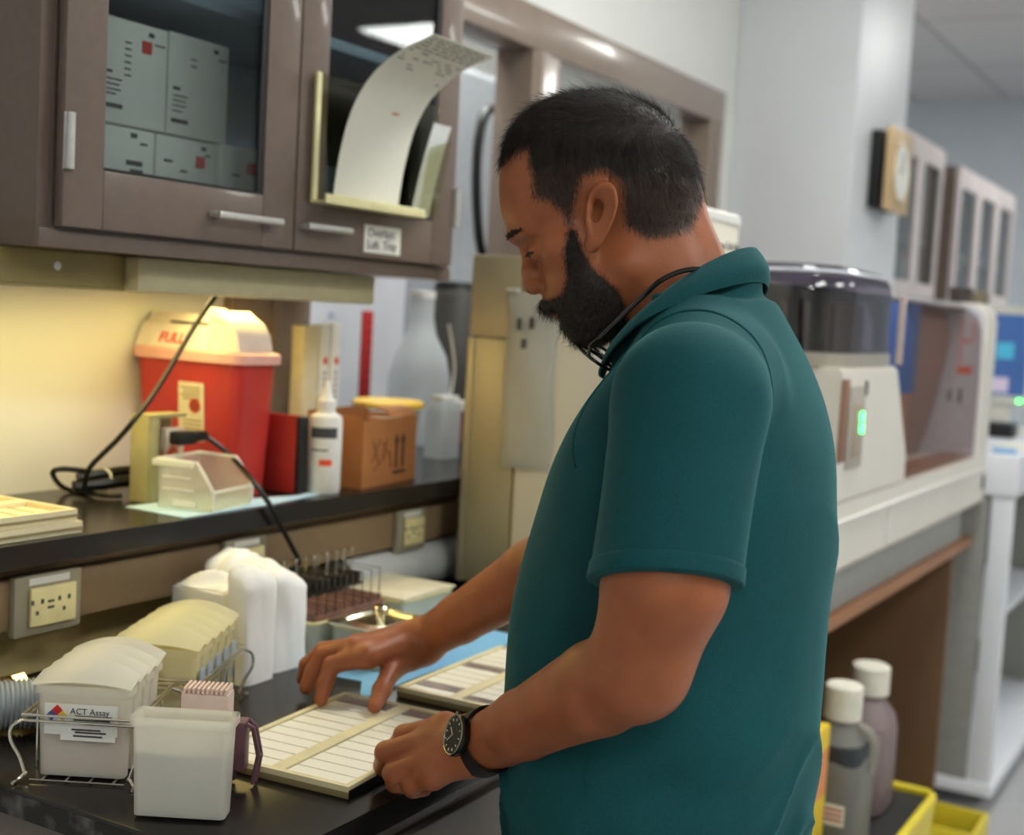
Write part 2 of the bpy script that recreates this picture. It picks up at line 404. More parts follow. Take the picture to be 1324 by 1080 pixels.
# ================================================================== under-cabinet lamp
lp = thing('under_cabinet_lamp', 'beige metal under-cabinet strip lamp below the brown wall cabinet', 'lamp', (1.4, 1.48, 1.445))
finish('housing', MB().box(1.356, 1.917, 1.40, 1.475, 1.4455, 1.4955, .006), M_beige, lp)
finish('channel', MB().box(.92, 1.355, 1.425, 1.57, 1.4495, 1.496, .003).box(.92, 1.355, 1.425, 1.429, 1.4455, 1.4495).box(1.356, 1.90, 1.4755, 1.57, 1.450, 1.496, .003), mat('olive_enamel', (150, 134, 84), .45), lp)
M_lamp = mat('warm_tube', (255, 240, 200), .5, emit=(247, 224, 140), estr=1)
finish('diffuser', MB().box(.94, 1.345, 1.442, 1.550, 1.4462, 1.4490, .001).box(1.36, 1.895, 1.485, 1.560, 1.4470, 1.4495, .0005), M_lamp, lp)
finish('screw', MB().lathe([(.001, 0), (.006, .001), (.005, .004), (.001, .005)], (1.235, 1.4235, 1.475), 12, 'Y').xf(Matrix.Identity(4)), M_handle, lp)

# ================================================================== raised ledge, raceway, bench
sh = solo('reagent_ledge', MB().prism([(.60, CF), (3.6, CF), (3.6, WY+.22), (2.005, WY+.22), (2.005, WY-.001), (.60, WY-.001)], 'Z', 1.089, 1.12), M_black, 'long black raised ledge running along the wall behind the lab bench', 'shelf')
rw = thing('wiring_raceway', 'brown metal wiring raceway with outlets below the black ledge', 'raceway', (1.4, 1.42, .985))
M_race = mat('brown_raceway_paint', (146, 122, 92), .38, 0, .04, 40)
finish('housing', MB().box(.60, 2.45, 1.392, 1.46, 1.000, 1.068, .005).box(.60, 2.45, 1.41, 1.47, 1.068, 1.0885), M_race, rw)
def outlet(x0, x1, z0, z1, tall, y=1.392):
    o = finish('outlet_box', MB().box(x0, x1, y-.012, y-.0005, z0, z1, .003), mat('outlet_steel', (168, 160, 138), .4, .3), rw)
    a = .2*(x1-x0)
    finish('receptacle', MB().box(x0+a, x1-.12*(x1-x0), y-.018, y-.0125, z0+.012, z1-.016, .003), mat('ivory_outlet', (232, 218, 160), .4), o)
    sl = MB()
    cx, cz = x0+a+(x1-x0-a)*.36, (z0+z1)/2-.002; w_ = (x1-x0)*.2
    for s_ in (-1, 1):
        for q in (-1, 1): sl.box(cx+s_*w_-.002+q*.008, cx+s_*w_+.002+q*.008, y-.0187, y-.0178, cz+.004, cz+.010)
        sl.box(cx+s_*w_-.002, cx+s_*w_+.002, y-.0187, y-.0178, cz-.010, cz-.005)
    sl.box(cx-.005, cx+.005, y-.0187, y-.0178, cz+.004, cz+.007); sl.box(cx-.005, cx+.005, y-.0187, y-.0178, cz-.004, cz-.001)
    finish('slots', sl, M_ink, o)
    finish('label_strip', MB().box(x0+a, x1-a, y-.0135, y-.0122, z1-.013, z1-.004), M_paper, o)
outlet(1.142, 1.252, .992, 1.072, False)
outlet(1.535, 1.63, .995, 1.072, True)
outlet(1.995, 2.085, .992, 1.070, True)
ct = solo('bench_countertop', MB().box(.945, 2.66, .80, 1.505, .878, .91, .003).box(.945, 2.66, 1.472, 1.505, .91, 1.0, .002), [M_black], 'black epoxy lab bench top carrying the trays and staining dishes', 'countertop')
# stained worn edge patches on the left end of the top
st = finish('worn_edge', MB().box(.9444, .946, .82, 1.44, .8795, .905), mat('chipped_edge', (30, 28, 26), .6, 0, .3, 22, rgb2=(120, 116, 110), sharp=(.56, .74)), ct)
finish('back_panel', MB().box(.80, 2.45, 1.462, 1.471, .912, .9995), mat('bench_back_panel', (206, 186, 132), .45), ct)
bc = thing('base_cabinet', 'grey brown steel base cabinet under the black bench top', 'cabinet', (1.8, 1.15, 0))
M_base = mat('base_steel', (116, 104, 96), .35, 0, .04, 50)
finish('body', MB().box(.975, 2.64, .845, 1.50, .09, .8775, .003).box(1.0, 2.62, .90, 1.48, 0, .09), M_base, bc)
finish('top_rail', MB().box(.975, 2.64, .838, .8445, .842, .8775, .001), M_base, bc)
for k in range(3):
    x0 = .985+.55*k; x1 = x0+.54
    dr = finish('drawer', MB().box(x0, x1, .828, .8445, .70, .836, .003), M_base, bc)
    finish('handle', MB().box(x0+.2, x1-.2, .806, .812, .79, .805, .002).box(x0+.2, x0+.21, .812, .8275, .79, .805).box(x1-.21, x1-.2, .812, .8275, .79, .805), M_handle, dr)
    for q in (0, 1):
        a = x0+.272*q
        do = finish('door', MB().box(a, a+.268, .828, .8445, .10, .694, .003), M_base, bc)
        finish('handle', MB().box(a+(.22 if q == 0 else .03), a+(.235 if q == 0 else .045), .806, .812, .52, .64, .002).box(a+(.22 if q == 0 else .03), a+(.235 if q == 0 else .045), .812, .8275, .52, .535).box(a+(.22 if q == 0 else .03), a+(.235 if q == 0 else .045), .812, .8275, .625, .64), M_handle, do)

# ================================================================== things on the ledge
LZ = 1.1205
# sharps container
shp = thing('sharps_container', 'red sharps container with a white hinged lid marked FULL on the black ledge', 'container', (1.68, 1.57, LZ))
M_redp = mat('red_translucent_plastic', (188, 52, 46), .32, 0, .05, 20)
M_lid = mat('lid_plastic', (240, 226, 214), .4)
M_rim = mat('pink_rim_plastic', (240, 180, 166), .4)
bd = MB()
def rrect(x0, x1, y0, y1, r, n=5):
    out = []
    for cx, cy, a0 in ((x1-r, y1-r, 0), (x0+r, y1-r, 90), (x0+r, y0+r, 180), (x1-r, y0+r, 270)):
        for k in range(n+1): a = R(a0+90*k/n); out.append((cx+r*math.cos(a), cy+r*math.sin(a)))
    return out
def rloft(b, levels, r=.02, capb=True, capt=True, n=5):
    """loft of rounded rectangles: levels = (x0,x1,y0,y1,z)"""
    rings = [[b.bm.verts.new((p[0], p[1], L_[4])) for p in rrect(*L_[:4], min(r, .49*(L_[1]-L_[0]), .49*(L_[3]-L_[2])), n)] for L_ in levels]
    N_ = len(rings[0])
    for a, c in zip(rings, rings[1:]):
        for k in range(N_): b.bm.faces.new((a[k], a[(k+1)%N_], c[(k+1)%N_], c[k]))
    if capb: b.bm.faces.new(rings[0][::-1])
    if capt: b.bm.faces.new(rings[-1])
    return b
rloft(bd, [(1.638, 1.722, 1.462, 1.672, LZ), (1.632, 1.730, 1.452, 1.690, 1.337)], .022)
finish('bin', bd, M_redp, shp)
finish('rim', rloft(MB(), [(1.624, 1.738, 1.444, 1.696, 1.3375), (1.624, 1.738, 1.444, 1.696, 1.353), (1.629, 1.733, 1.449, 1.692, 1.356)], .024), M_rim, shp)
lidb = MB().prism([(1.634, 1.3565), (1.728, 1.3565), (1.728, 1.398), (1.722, 1.412), (1.672, 1.414), (1.664, 1.400), (1.652, 1.394)], 'Y', 1.530, 1.690)
lid = finish('lid', lidb, M_lid, shp)
finish('lid_slot', MB().box(1.654, 1.664, 1.545, 1.63, 1.3975, 1.4005), M_ink, lid)
hb = MB().prism([(1.462, 1.3565), (1.530, 1.3565), (1.530, 1.418), (1.516, 1.422), (1.500, 1.412), (1.482, 1.402), (1.468, 1.384)], 'X', 1.640, 1.722)
hb.prism([(1.500, 1.405), (1.535, 1.415), (1.535, 1.426), (1.512, 1.425)], 'X', 1.636, 1.662)
finish('lid_hinge', hb, M_lid, lid)
finish('lettering', text_mb('FULL', .027, axes((1.6365, 1.640, 1.3645), (0, -1, 0), (.43, 0, .9)), .001), M_red, lid)
lab = finish('warning_label', MB().box(1.6295, 1.6312, 1.527, 1.583, 1.205, 1.302).xf(Matrix.Translation((1.63, 0, 1.30)) @ Matrix.Rotation(R(-3.2), 4, 'Y') @ Matrix.Translation((-1.63, 0, -1.30))), mat('cream_label', (232, 218, 182), .6), shp)
TL = Matrix.Translation((1.63, 0, 1.30)) @ Matrix.Rotation(R(-3.2), 4, 'Y') @ Matrix.Translation((-1.63, 0, -1.30))
bz = MB().lathe([(.001, 1.6278), (.012, 1.6278), (.012, 1.6292), (.001, 1.6292)], (0, 1.546, 1.264), 24, 'X')
finish('biohazard_disc', bz.xf(TL), mat('orange_red_ink', (206, 72, 20), .6), lab)
bzs = MB()
for k in range(3):
    a = R(90+120*k); bzs.tube([(1.6274, 1.546+.005*math.cos(a)+.0038*math.cos(t), 1.264+.005*math.sin(a)+.0038*math.sin(t)) for t in np.linspace(a-2.6, a+2.6, 12)], .0008, 5)
finish('biohazard_mark', bzs.xf(TL), M_ink, lab)
lt = MB()
for k in range(4): lt.box(1.6286, 1.6293, 1.535, 1.578-.006*(k % 2), 1.292-.006*k, 1.294-.006*k)
for k in range(3): lt.box(1.6286, 1.6293, 1.533, 1.572, 1.238-.007*k, 1.240-.007*k)
finish('print', lt.xf(TL), mat('tan_ink', (150, 130, 84), .7), lab)

# red folder standing at the right of the sharps container
bn = thing('red_folder', 'dark red folder with a black spine standing right of the sharps container', 'folder', (1.75, 1.48, LZ))
finish('cover', MB().box(1.7405, 1.7435, 1.420, 1.60, LZ+.002, 1.253, .001), mat('dark_red_card', (170, 44, 38), .5), bn)
finish('spine', MB().box(1.7405, 1.7645, 1.412, 1.4195, LZ+.002, 1.252, .002), M_dark, bn)
finish('back_cover', MB().box(1.7615, 1.7645, 1.420, 1.60, LZ+.002, 1.252, .001), mat('dark_red_card', (170, 44, 38), .5), bn)
# beige holder with a red and white pack in it
bh = thing('beige_stand', 'olive beige upright box behind the clear bin, left of the black plug', 'box', (1.52, 1.515, LZ))
bq = MB().box(1.484, 1.488, 1.500, 1.537, LZ+.001, 1.258, .001).box(1.488, 1.566, 1.531, 1.537, LZ+.001, 1.258, .001).box(1.488, 1.566, 1.500, 1.531, 1.252, 1.258, .001).box(1.488, 1.505, 1.498, 1.501, LZ+.001, 1.252, .001)
finish('shell', bq, mat('olive_beige', (176, 166, 116), .45), bh)
rk = solo('red_white_pack', MB().box(1.520, 1.562, 1.500, 1.512, LZ+.002, 1.236, .002).box(1.520, 1.533, 1.4985, 1.4995, LZ+.01, 1.234), mat('red_pack', (200, 66, 40), .5, 0, .2, 9, rgb2=(236, 222, 200), sharp=(.46, .5)), 'small red and white pack standing in the beige box behind the black plug', 'pack')
# blue sheet and clear bin on the ledge
def sheet(pts, z, t=.0012):
    b = MB(); n = len(pts)
    return b.prism([(p[0], p[1]) for p in pts], 'Z', z, z+t)
M_blue = mat('pale_blue_pad', (190, 222, 240), .8, 0, .03, 60)
solo('blue_pad', sheet([(1.437, 1.495), (1.430, 1.368), (1.63, 1.372), (1.80, 1.395), (1.83, 1.43), (1.735, 1.405), (1.62, 1.440), (1.60, 1.495)], LZ), M_blue, 'pale blue absorbent sheet under the clear bin on the black ledge', 'pad')
M_clearp = frosted('clear_bin_plastic', (248, 248, 240), .72, .25)
bnr = thing('plastic_bin', 'clear plastic scoop-front bin on the blue sheet in front of the sharps container', 'bin', (1.54, 1.43, LZ+.0015))
z0 = LZ+.0015
BX = Matrix.Translation((1.540, 1.432, 0)) @ Matrix.Rotation(R(12), 4, 'Z') @ Matrix.Translation((-1.540, -1.432, 0))
sidep = [(1.385, z0), (1.478, z0), (1.481, z0+.072), (1.412, z0+.070), (1.398, z0+.052), (1.383, z0+.030)]
bb = MB()
bb.prism(sidep, 'X', 1.482, 1.4842); bb.prism(sidep, 'X', 1.5958, 1.598)
bb.box(1.4842, 1.5958, 1.4758, 1.478, z0, z0+.070); bb.box(1.4842, 1.5958, 1.385, 1.4758, z0, z0+.0025); bb.box(1.4842, 1.5958, 1.384, 1.3862, z0+.0025, z0+.028)
finish('tub', bb.xf(BX), M_clearp, bnr)
rmb = MB()
for xx in (1.4815, 1.5985): rmb.tube([(xx, 1.482, z0+.073), (xx, 1.412, z0+.071), (xx, 1.398, z0+.053), (xx, 1.383, z0+.030), (xx, 1.384, z0+.003)], .0030, 8)
rmb.tube([(1.4815, 1.480, z0+.073), (1.5985, 1.480, z0+.073)], .0030, 8).tube([(1.4815, 1.383, z0+.029), (1.5985, 1.383, z0+.029)], .0026, 8).box(1.474, 1.482, 1.415, 1.486, z0+.064, z0+.074, .002)
finish('rim', rmb.xf(BX), frosted('bin_rim_plastic', (250, 250, 244), .2, .3), bnr)
finish('rib', MB().box(1.4795, 1.4815, 1.42, 1.47, z0+.046, z0+.049).box(1.4795, 1.4815, 1.415, 1.47, z0+.028, z0+.031).box(1.479, 1.4815, 1.41, 1.45, z0+.004, z0+.014).xf(BX), M_white, bnr)
# cables
cc = thing('coiled_cable', 'black cable hanging from the lamp to a coiled bundle on the ledge by the wall', 'cable', (1.45, 1.60, LZ))
finish('cord', MB().tube(smooth([(1.598, 1.4765, 1.4495), (1.557, 1.485, 1.393), (1.487, 1.485, 1.303), (1.437, 1.485, 1.252), (1.438, 1.52, 1.219), (1.414, 1.55, 1.175), (1.42, 1.565, LZ+.016)]), .0042, 8), M_cable, cc)
finish('coil', MB().tube(smooth([(1.423, 1.56, 1.169), (1.38, 1.57, 1.175), (1.367, 1.575, 1.168), (1.468, 1.66, 1.127), (1.469, 1.583, 1.126), (1.49, 1.558, 1.1255)]), .0042, 8), M_cable, cc)
finish('coil', MB().tube(smooth([(1.447, 1.62, 1.136), (1.484, 1.6, 1.14), (1.521, 1.58, 1.144), (1.54, 1.565, LZ+.018)]), .010, 8), M_cable, cc)
finish('coil', MB().tube(smooth([(1.455, 1.62, 1.15), (1.496, 1.605, 1.156), (1.534, 1.585, 1.16), (1.54, 1.57, LZ+.036)]), .0075, 8), M_cable, cc)
finish('tie', MB().tube([Vector((1.495, 1.602, 1.146))+Vector((0, .014*math.cos(a), .017*math.sin(a))) for a in np.linspace(0, 2*PI, 17)], .002, 6), M_paper, cc)
pl = thing('power_plug', 'black plug on a cord that runs over the ledge edge down to the raceway outlet', 'plug', (1.545, 1.47, 1.212))
finish('plug_body', MB().box(1.512, 1.552, 1.462, 1.486, 1.212, 1.234, .006).box(1.548, 1.582, 1.466, 1.482, 1.216, 1.232, .005), M_cable, pl)
finish('cord', MB().tube(smooth([(1.58, 1.474, 1.224), (1.602, 1.44, 1.195), (1.585, 1.378, 1.164), (1.594, 1.35, 1.13), (1.624, 1.348, 1.09), (1.657, 1.35, 1.051), (1.68, 1.354, 1.022), (1.66, 1.364, 1.01), (1.62, 1.370, 1.025)]), .0042, 8), M_cable, pl)
# slide trays stacked at the left end of the ledge
M_card = mat('cream_cardboard', (226, 214, 176), .7, 0, .03)
M_cardd = mat('kraft_edge', (150, 134, 92), .7)
def tray_mb(L, W, t=.011, rows=10):
    """cardboard slide tray, long axis X, origin at its corner"""
    base = MB().box(0, L, 0, W, 0, t*.55, .001)
    rim = MB()
    e = .008
    rim.box(0, L, 0, e, t*.55, t); rim.box(0, L, W-e, W, t*.55, t); rim.box(0, e, e, W-e, t*.55, t); rim.box(L-e, L, e, W-e, t*.55, t)
    rim.box(e, L-e, W/2-.009, W/2+.009, t*.55, t, .0005)
    p = (L-2*e)/rows
    for k in range(1, rows): 
        rim.box(e+p*k-.0006, e+p*k+.0003, e, W/2-.009, t*.55, t*.7); rim.box(e+p*k-.0006, e+p*k+.0003, W/2+.009, W-e, t*.55, t*.7)
    return base, rim, p, e
for k, (dx, dy) in enumerate(((0, 0), (-.006, .004))):
    z = LZ+.0165*k
    t = thing('slide_tray', ['lower cardboard slide tray of the pair stacked on the left end of the ledge', 'upper cardboard slide tray of the pair stacked on the left end of the ledge'][k], 'tray', (1.10, 1.47, z), 'slide trays on the ledge')
    b, r, p, e = tray_mb(.32, .20, .016); Mx = at(.925+dx, 1.374+dy, z)
    finish('base', b.xf(Mx), M_card, t); finish('divider', r.xf(Mx), M_card, t)
    finish('edge_band', MB().box(.925+dx, 1.245+dx, 1.3725+dy, 1.3738+dy, z+.006, z+.009), M_cardd, t)
# squeeze bottle
bt = thing('dropper_bottle', 'white squeeze bottle with a pointed cap in front of the cardboard box on the ledge', 'bottle', (1.795, 1.405, LZ))
cx, cy = 1.800, 1.405
finish('bottle', MB().lathe([(.001, LZ), (.027, LZ), (.029, LZ+.004), (.029, LZ+.122), (.027, LZ+.132), (.016, LZ+.138), (.016, LZ+.142), (.001, LZ+.142)], (cx, cy, 0), 28), M_white, bt)
cp = finish('cap', MB().lathe([(.001, LZ+.1425), (.0155, LZ+.1425), (.0155, LZ+.158), (.012, LZ+.162), (.008, LZ+.172), (.004, LZ+.19), (.001, LZ+.191)], (cx, cy, 0), 20), M_white, bt)
def arcband(cx, cy, r, a0, a1, z0, z1, n=14):
    return MB().grid(lambda u, v: (cx+r*math.cos(a0+(a1-a0)*u), cy+r*math.sin(a0+(a1-a0)*u), z0+(z1-z0)*v), n, 1)
aV = math.atan2(-cy, -cx)   # towards the viewer side of the bottle
finish('dark_band', arcband(cx, cy, .0294, aV-.95, aV+.75, LZ+.096, LZ+.114), M_ink, bt)
finish('red_square', arcband(cx, cy, .0294, aV-.30, aV+.45, LZ+.049, LZ+.060), mat('orange_ink', (230, 84, 46), .6), bt)
finish('print', arcband(cx, cy, .0294, aV-.9, aV+.2, LZ+.074, LZ+.077), M_ink, bt)
# open brown carton
ob = thing('cardboard_box', 'small open brown cardboard box with two upright arrows, on the ledge by the window', 'box', (1.97, 1.46, LZ))
M_kraft = mat('kraft_card', (170, 110, 62), .7, 0, .08, 18)
x0, x1, y0, y1, z1 = 1.882, 2.085, 1.385, 1.50, LZ+.120
kb = MB().box(x0, x1, y0, y0+.003, LZ, z1).box(x0, x1, y1-.003, y1, LZ, z1+.012).box(x0, x0+.003, y0+.003, y1-.003, LZ, z1+.008).box(x1-.003, x1, y0+.003, y1-.003, LZ, z1).box(x0+.003, x1-.003, y0+.003, y1-.003, LZ, LZ+.003)
Mr = at(x0, y0, 0) @ Matrix.Rotation(R(7), 4, 'Z') @ at(-x0, -y0, 0)
finish('carton', kb.xf(Mr), M_kraft, ob)
fl = MB().prism([(y0, z1+.0005), (y0+.012, z1+.012), (y0+.034, z1+.016), (y0+.034, z1+.0185), (y0+.010, z1+.0145), (y0-.002, z1+.002)], 'X', x0+.10, x1-.004)
finish('flap', fl.xf(Mr), M_kraft, ob)
ar = MB()
for q in (0, 1):
    ax = x0+.125+.025*q; ar.box(ax-.004, ax+.004, y0-.0008, y0-.0002, LZ+.028, LZ+.078); ar.prism([(ax-.009, LZ+.076), (ax+.009, LZ+.076), (ax, LZ+.092)], 'Y', y0-.0008, y0-.0002)
ar.box(x0+.114, x0+.163, y0-.0008, y0-.0002, LZ+.017, LZ+.023)
finish('arrow_mark', ar.xf(Mr), mat('black_print', (36, 30, 28), .7), ob)
gr = MB()
for (ax, az, bx, bz_) in ((.035, .085, .06, .04), (.06, .085, .035, .045), (.07, .08, .09, .06), (.09, .085, .072, .05), (.04, .03, .10, .06), (.10, .06, .105, .03)):
    gr.tube([(x0+ax, y0-.0006, LZ+az), (x0+bx, y0-.0006, LZ+bz_)], .0012, 5)
finish('scribble', gr.xf(Mr), mat('brown_print', (112, 66, 40), .7), ob)
tp = MB().box(x0+.06, x0+.11, y0-.012, y0+.03, z1+.002, z1+.0032)
finish('tape', tp.xf(Mr), M_clearp, ob)
# yellow lid of a plastic tub behind the carton
yt = thing('plastic_tub', 'round clear tub with a yellow lid behind the brown cardboard box', 'tub', (2.15, 1.615, LZ))
yc = (2.29, 1.625)
finish('tub', MB().lathe([(.001, LZ), (.055, LZ), (.07, LZ+.112), (.001, LZ+.112)], (yc[0], yc[1], 0), 32), M_clearp, yt)
finish('lid', MB().lathe([(.001, LZ+.1125), (.076, LZ+.1125), (.076, LZ+.122), (.07, LZ+.126), (.04, LZ+.124), (.001, LZ+.124)], (yc[0], yc[1], 0), 32), mat('yellow_plastic', (240, 196, 70), .4), yt)
# narrow white boxes standing by the jamb
for k, (xa, xb, ya, yb, zt_, lab_, m_) in enumerate(((1.985, 2.030, 1.610, 1.640, 1.398, 'tall cream narrow box standing against the window jamb on the ledge', M_cream), (2.034, 2.062, 1.608, 1.636, 1.402, 'white narrow box with a red tip mark, second from the window jamb', M_white), (2.066, 2.094, 1.606, 1.634, 1.405, 'white narrow box with a red tip mark, farthest from the window jamb', M_white))):
    t = thing('narrow_box', lab_, 'box', ((xa+xb)/2, (ya+yb)/2, LZ), 'narrow upright boxes by the window')
    finish('carton', MB().box(xa, xb, ya, yb, LZ, zt_, .002), m_, t)
    if k:
        finish('red_mark', MB().box(xa+.010, xa+.022, ya-.0008, ya-.0002, 1.325, 1.338), M_red, t)
        pr = MB()
        for q in range(9): pr.box(xa+.012, xa+.018, ya-.0008, ya-.0002, 1.305-.012*q, 1.312-.012*q)
        finish('print', pr, mat('pale_ink', (120, 120, 120), .8), t)

# ================================================================== the bright room behind the window
M_cool = mat('cool_white_panel', (212, 214, 222), .5, 0, .03, 6)
fz = thing('tall_locker', 'tall pale white locker with door seams in the bright room behind the window', 'locker', (3.0, 2.5, 0))
finish('body', MB().box(2.20, 3.9, 2.30, 2.85, 0, 2.2, .006), M_cool, fz)
for a, b in ((2.21, 2.80), (2.81, 3.28), (3.285, 3.88)): finish('door', MB().box(a, b, 2.282, 2.2995, .06, 2.18, .004), M_cool if a < 3 else mat('dimmed_door', (150, 154, 160), .45), fz)  # last door greyed to imitate light falling off along the locker
tk = MB()
for k in range(12): tk.box(2.915, 2.935, 2.2795, 2.2815, 1.02+.055*k, 1.028+.055*k)
finish('scale_marks', tk, mat('pale_blue_ink', (130, 160, 190), .6), fz)
rl = thing('red_ruler', 'upright red strip behind the window, left of the pale bottle', 'strip', (2.58, 1.90, LZ))
finish('strip', MB().box(2.560, 2.600, 1.900, 1.906, LZ, 1.428, .001), mat('deep_red_strip', (186, 42, 40), .5), rl)
tk = MB()
for k in range(11): tk.box(2.570, 2.590, 1.8985, 1.8995, 1.16+.024*k, 1.165+.024*k)
finish('tick_marks', tk, mat('dull_red', (140, 30, 30), .6), rl)
fk = thing('wash_bottle', 'tall pale translucent bottle with a narrow neck on the ledge behind the window', 'bottle', (2.63, 1.78, LZ))
M_frost = frosted('frosted_bottle', (236, 240, 242), .45, .35)
finish('bottle', MB().lathe([(.001, LZ), (.072, LZ), (.075, LZ+.01), (.073, LZ+.16), (.062, LZ+.21), (.036, LZ+.26), (.028, LZ+.30), (.028, LZ+.345), (.001, LZ+.345)], (2.63, 1.78, 0), 32), M_frost, fk)
finish('cap', MB().lathe([(.001, LZ+.3455), (.030, LZ+.3455), (.030, LZ+.362), (.001, LZ+.364)], (2.63, 1.78, 0), 24), M_white, fk)
sq = thing('squeeze_bottle', 'clear squeeze bottle with a bent straw and red cap print behind the window', 'bottle', (2.68, 1.60, LZ))
finish('bottle', rloft(MB(), [(2.40, 2.47, 1.55, 1.61, LZ), (2.40, 2.47, 1.55, 1.61, LZ+.10), (2.41, 2.46, 1.56, 1.60, LZ+.125)], .015), M_frost, sq)
finish('cap', MB().box(2.475, 2.52, 1.56, 1.60, LZ+.10, LZ+.122, .004).box(2.41, 2.475, 1.565, 1.595, LZ+.1255, LZ+.135, .003), M_white, sq)
finish('red_tag', MB().box(2.478, 2.50, 1.572, 1.59, LZ+.03, LZ+.0995, .002), mat('dull_red_tag', (190, 70, 80), .5), sq)
finish('straw', MB().tube(smooth([(2.46, 1.58, LZ+.13), (2.47, 1.58, LZ+.2), (2.44, 1.58, LZ+.29)]), .003, 8), M_white, sq)
bkt = thing('dark_canister', 'tall dark grey canister on the ledge behind the mullion', 'canister', (2.86, 1.78, LZ))
finish('canister', MB().lathe([(.001, LZ), (.06, LZ), (.06, LZ+.36), (.05, LZ+.375), (.001, LZ+.375)], (2.80, 1.80, 0), 28), mat('charcoal_metal', (64, 62, 58), .5), bkt)
finish('lid', MB().lathe([(.001, LZ+.3755), (.054, LZ+.3755), (.05, LZ+.39), (.001, LZ+.392)], (2.80, 1.80, 0), 28), M_dark, bkt)
solo('hanging_cable', MB().tube(smooth([(3.24, 1.95, 2.0), (3.149, 1.95, 1.99), (3.113, 1.95, 1.908), (3.113, 1.95, 1.783), (3.144, 1.95, 1.638), (3.21, 1.95, 1.481), (3.1, 1.95, 1.2), (3.1, 1.90, 1.135)]), .014, 8), M_cable, 'thick black cable hanging behind the window mullion', 'cable')
# back room ceiling panels, some added unseen to brighten it, handled by ceiling_light()

# ================================================================== tall white appliance on the bench
ap = thing('white_instrument', 'tall white boxy instrument with a steel side strip on the bench behind the man', 'instrument', (2.33, 1.15, .91))
M_inst = mat('instrument_cream', (232, 226, 208), .38, 0, .02, 8)
AZ = .9105
finish('body', rloft(MB(), [(2.132, 2.517, .955, 1.225, AZ+.02), (2.132, 2.517, .955, 1.225, 1.640)], .012), M_inst, ap)
finish('base', MB().box(2.14, 2.51, .965, 1.32, AZ, AZ+.0195, .003), M_dark, ap)
finish('top_cover', rloft(MB(), [(2.130, 2.519, .953, 1.227, 1.6405), (2.130, 2.519, .953, 1.227, 1.655), (2.136, 2.513, .959, 1.221, 1.661)], .012), M_white, ap)
ss = mat('brushed_stainless', (190, 180, 146), .42, .35, .06, 30, stretch=(1, 1, 25))
pn = finish('steel_panel', MB().box(2.134, 2.50, 1.2265, 1.335, AZ+.02, 1.395, .002).box(2.134, 2.50, 1.2265, 1.335, 1.397, 1.55, .002), ss, ap)
finish('panel_trim', MB().box(2.130, 2.1335, 1.322, 1.335, AZ+.02, 1.395, .001), ss, pn)
finish('foot', MB().lathe([(.001, AZ), (.012, AZ), (.012, AZ+.012), (.006, AZ+.0195), (.001, AZ+.0195)], (2.12, 1.26, 0), 14), M_handle, ap)
finish('notice', MB().box(2.1304, 2.1316, 1.160, 1.245, .95, .995), mat('mottled_notice', (150, 150, 142), .6, 0, .3, 60, rgb2=(196, 194, 182)), ap)
finish('logo_mark', MB().box(2.362, 2.374, .9538, .9548, 1.583, 1.612).box(2.358, 2.378, .9538, .9548, 1.594, 1.601), M_red, ap)
finish('lettering', text_mb('Tissue-Tek Film', .021, FRONT(2.384, .9545, 1.589)), M_ink, ap)
pw = thing('plastic_pouch', 'white plastic pouch with three dark slots hanging on the side of the white instrument', 'pouch', (2.12, 1.2, 1.157))
def pouch(u, v):
    y = 1.250-.105*u - .004*math.sin(3*PI*v); z = 1.158+.326*v
    b_ = math.sin(PI*u)**.5*math.sin(PI*min(1, v*1.04))**.4
    return (2.128-.014*b_-.002*math.sin(9*v+4*u), y, z)
finish('pouch', MB().grid(pouch, 14, 24, .002), frosted('pouch_plastic', (232, 230, 218), .15, .3), pw)
sl = MB()
for (yy, zz) in ((1.214, 1.425), (1.188, 1.428), (1.203, 1.388)): sl.lathe([(.0005, 2.1075), (.0055, 2.1075), (.0055, 2.1115), (.0005, 2.1115)], (0, 0, 0), 14, 'X').bm.transform(Matrix.Identity(4)); 
sl = MB()
for (yy, zz, hh) in ((1.214, 1.425, .011), (1.188, 1.428, .011), (1.203, 1.390, .009)): sl.box(2.1085, 2.1125, yy-.005, yy+.005, zz-hh, zz+hh, .0019)
finish('slot', sl, mat('slot_grey', (96, 92, 84), .6), pw)
finish('header', MB().box(2.116, 2.1315, 1.225, 1.25, 1.4835, 1.490, .002), M_white, pw)

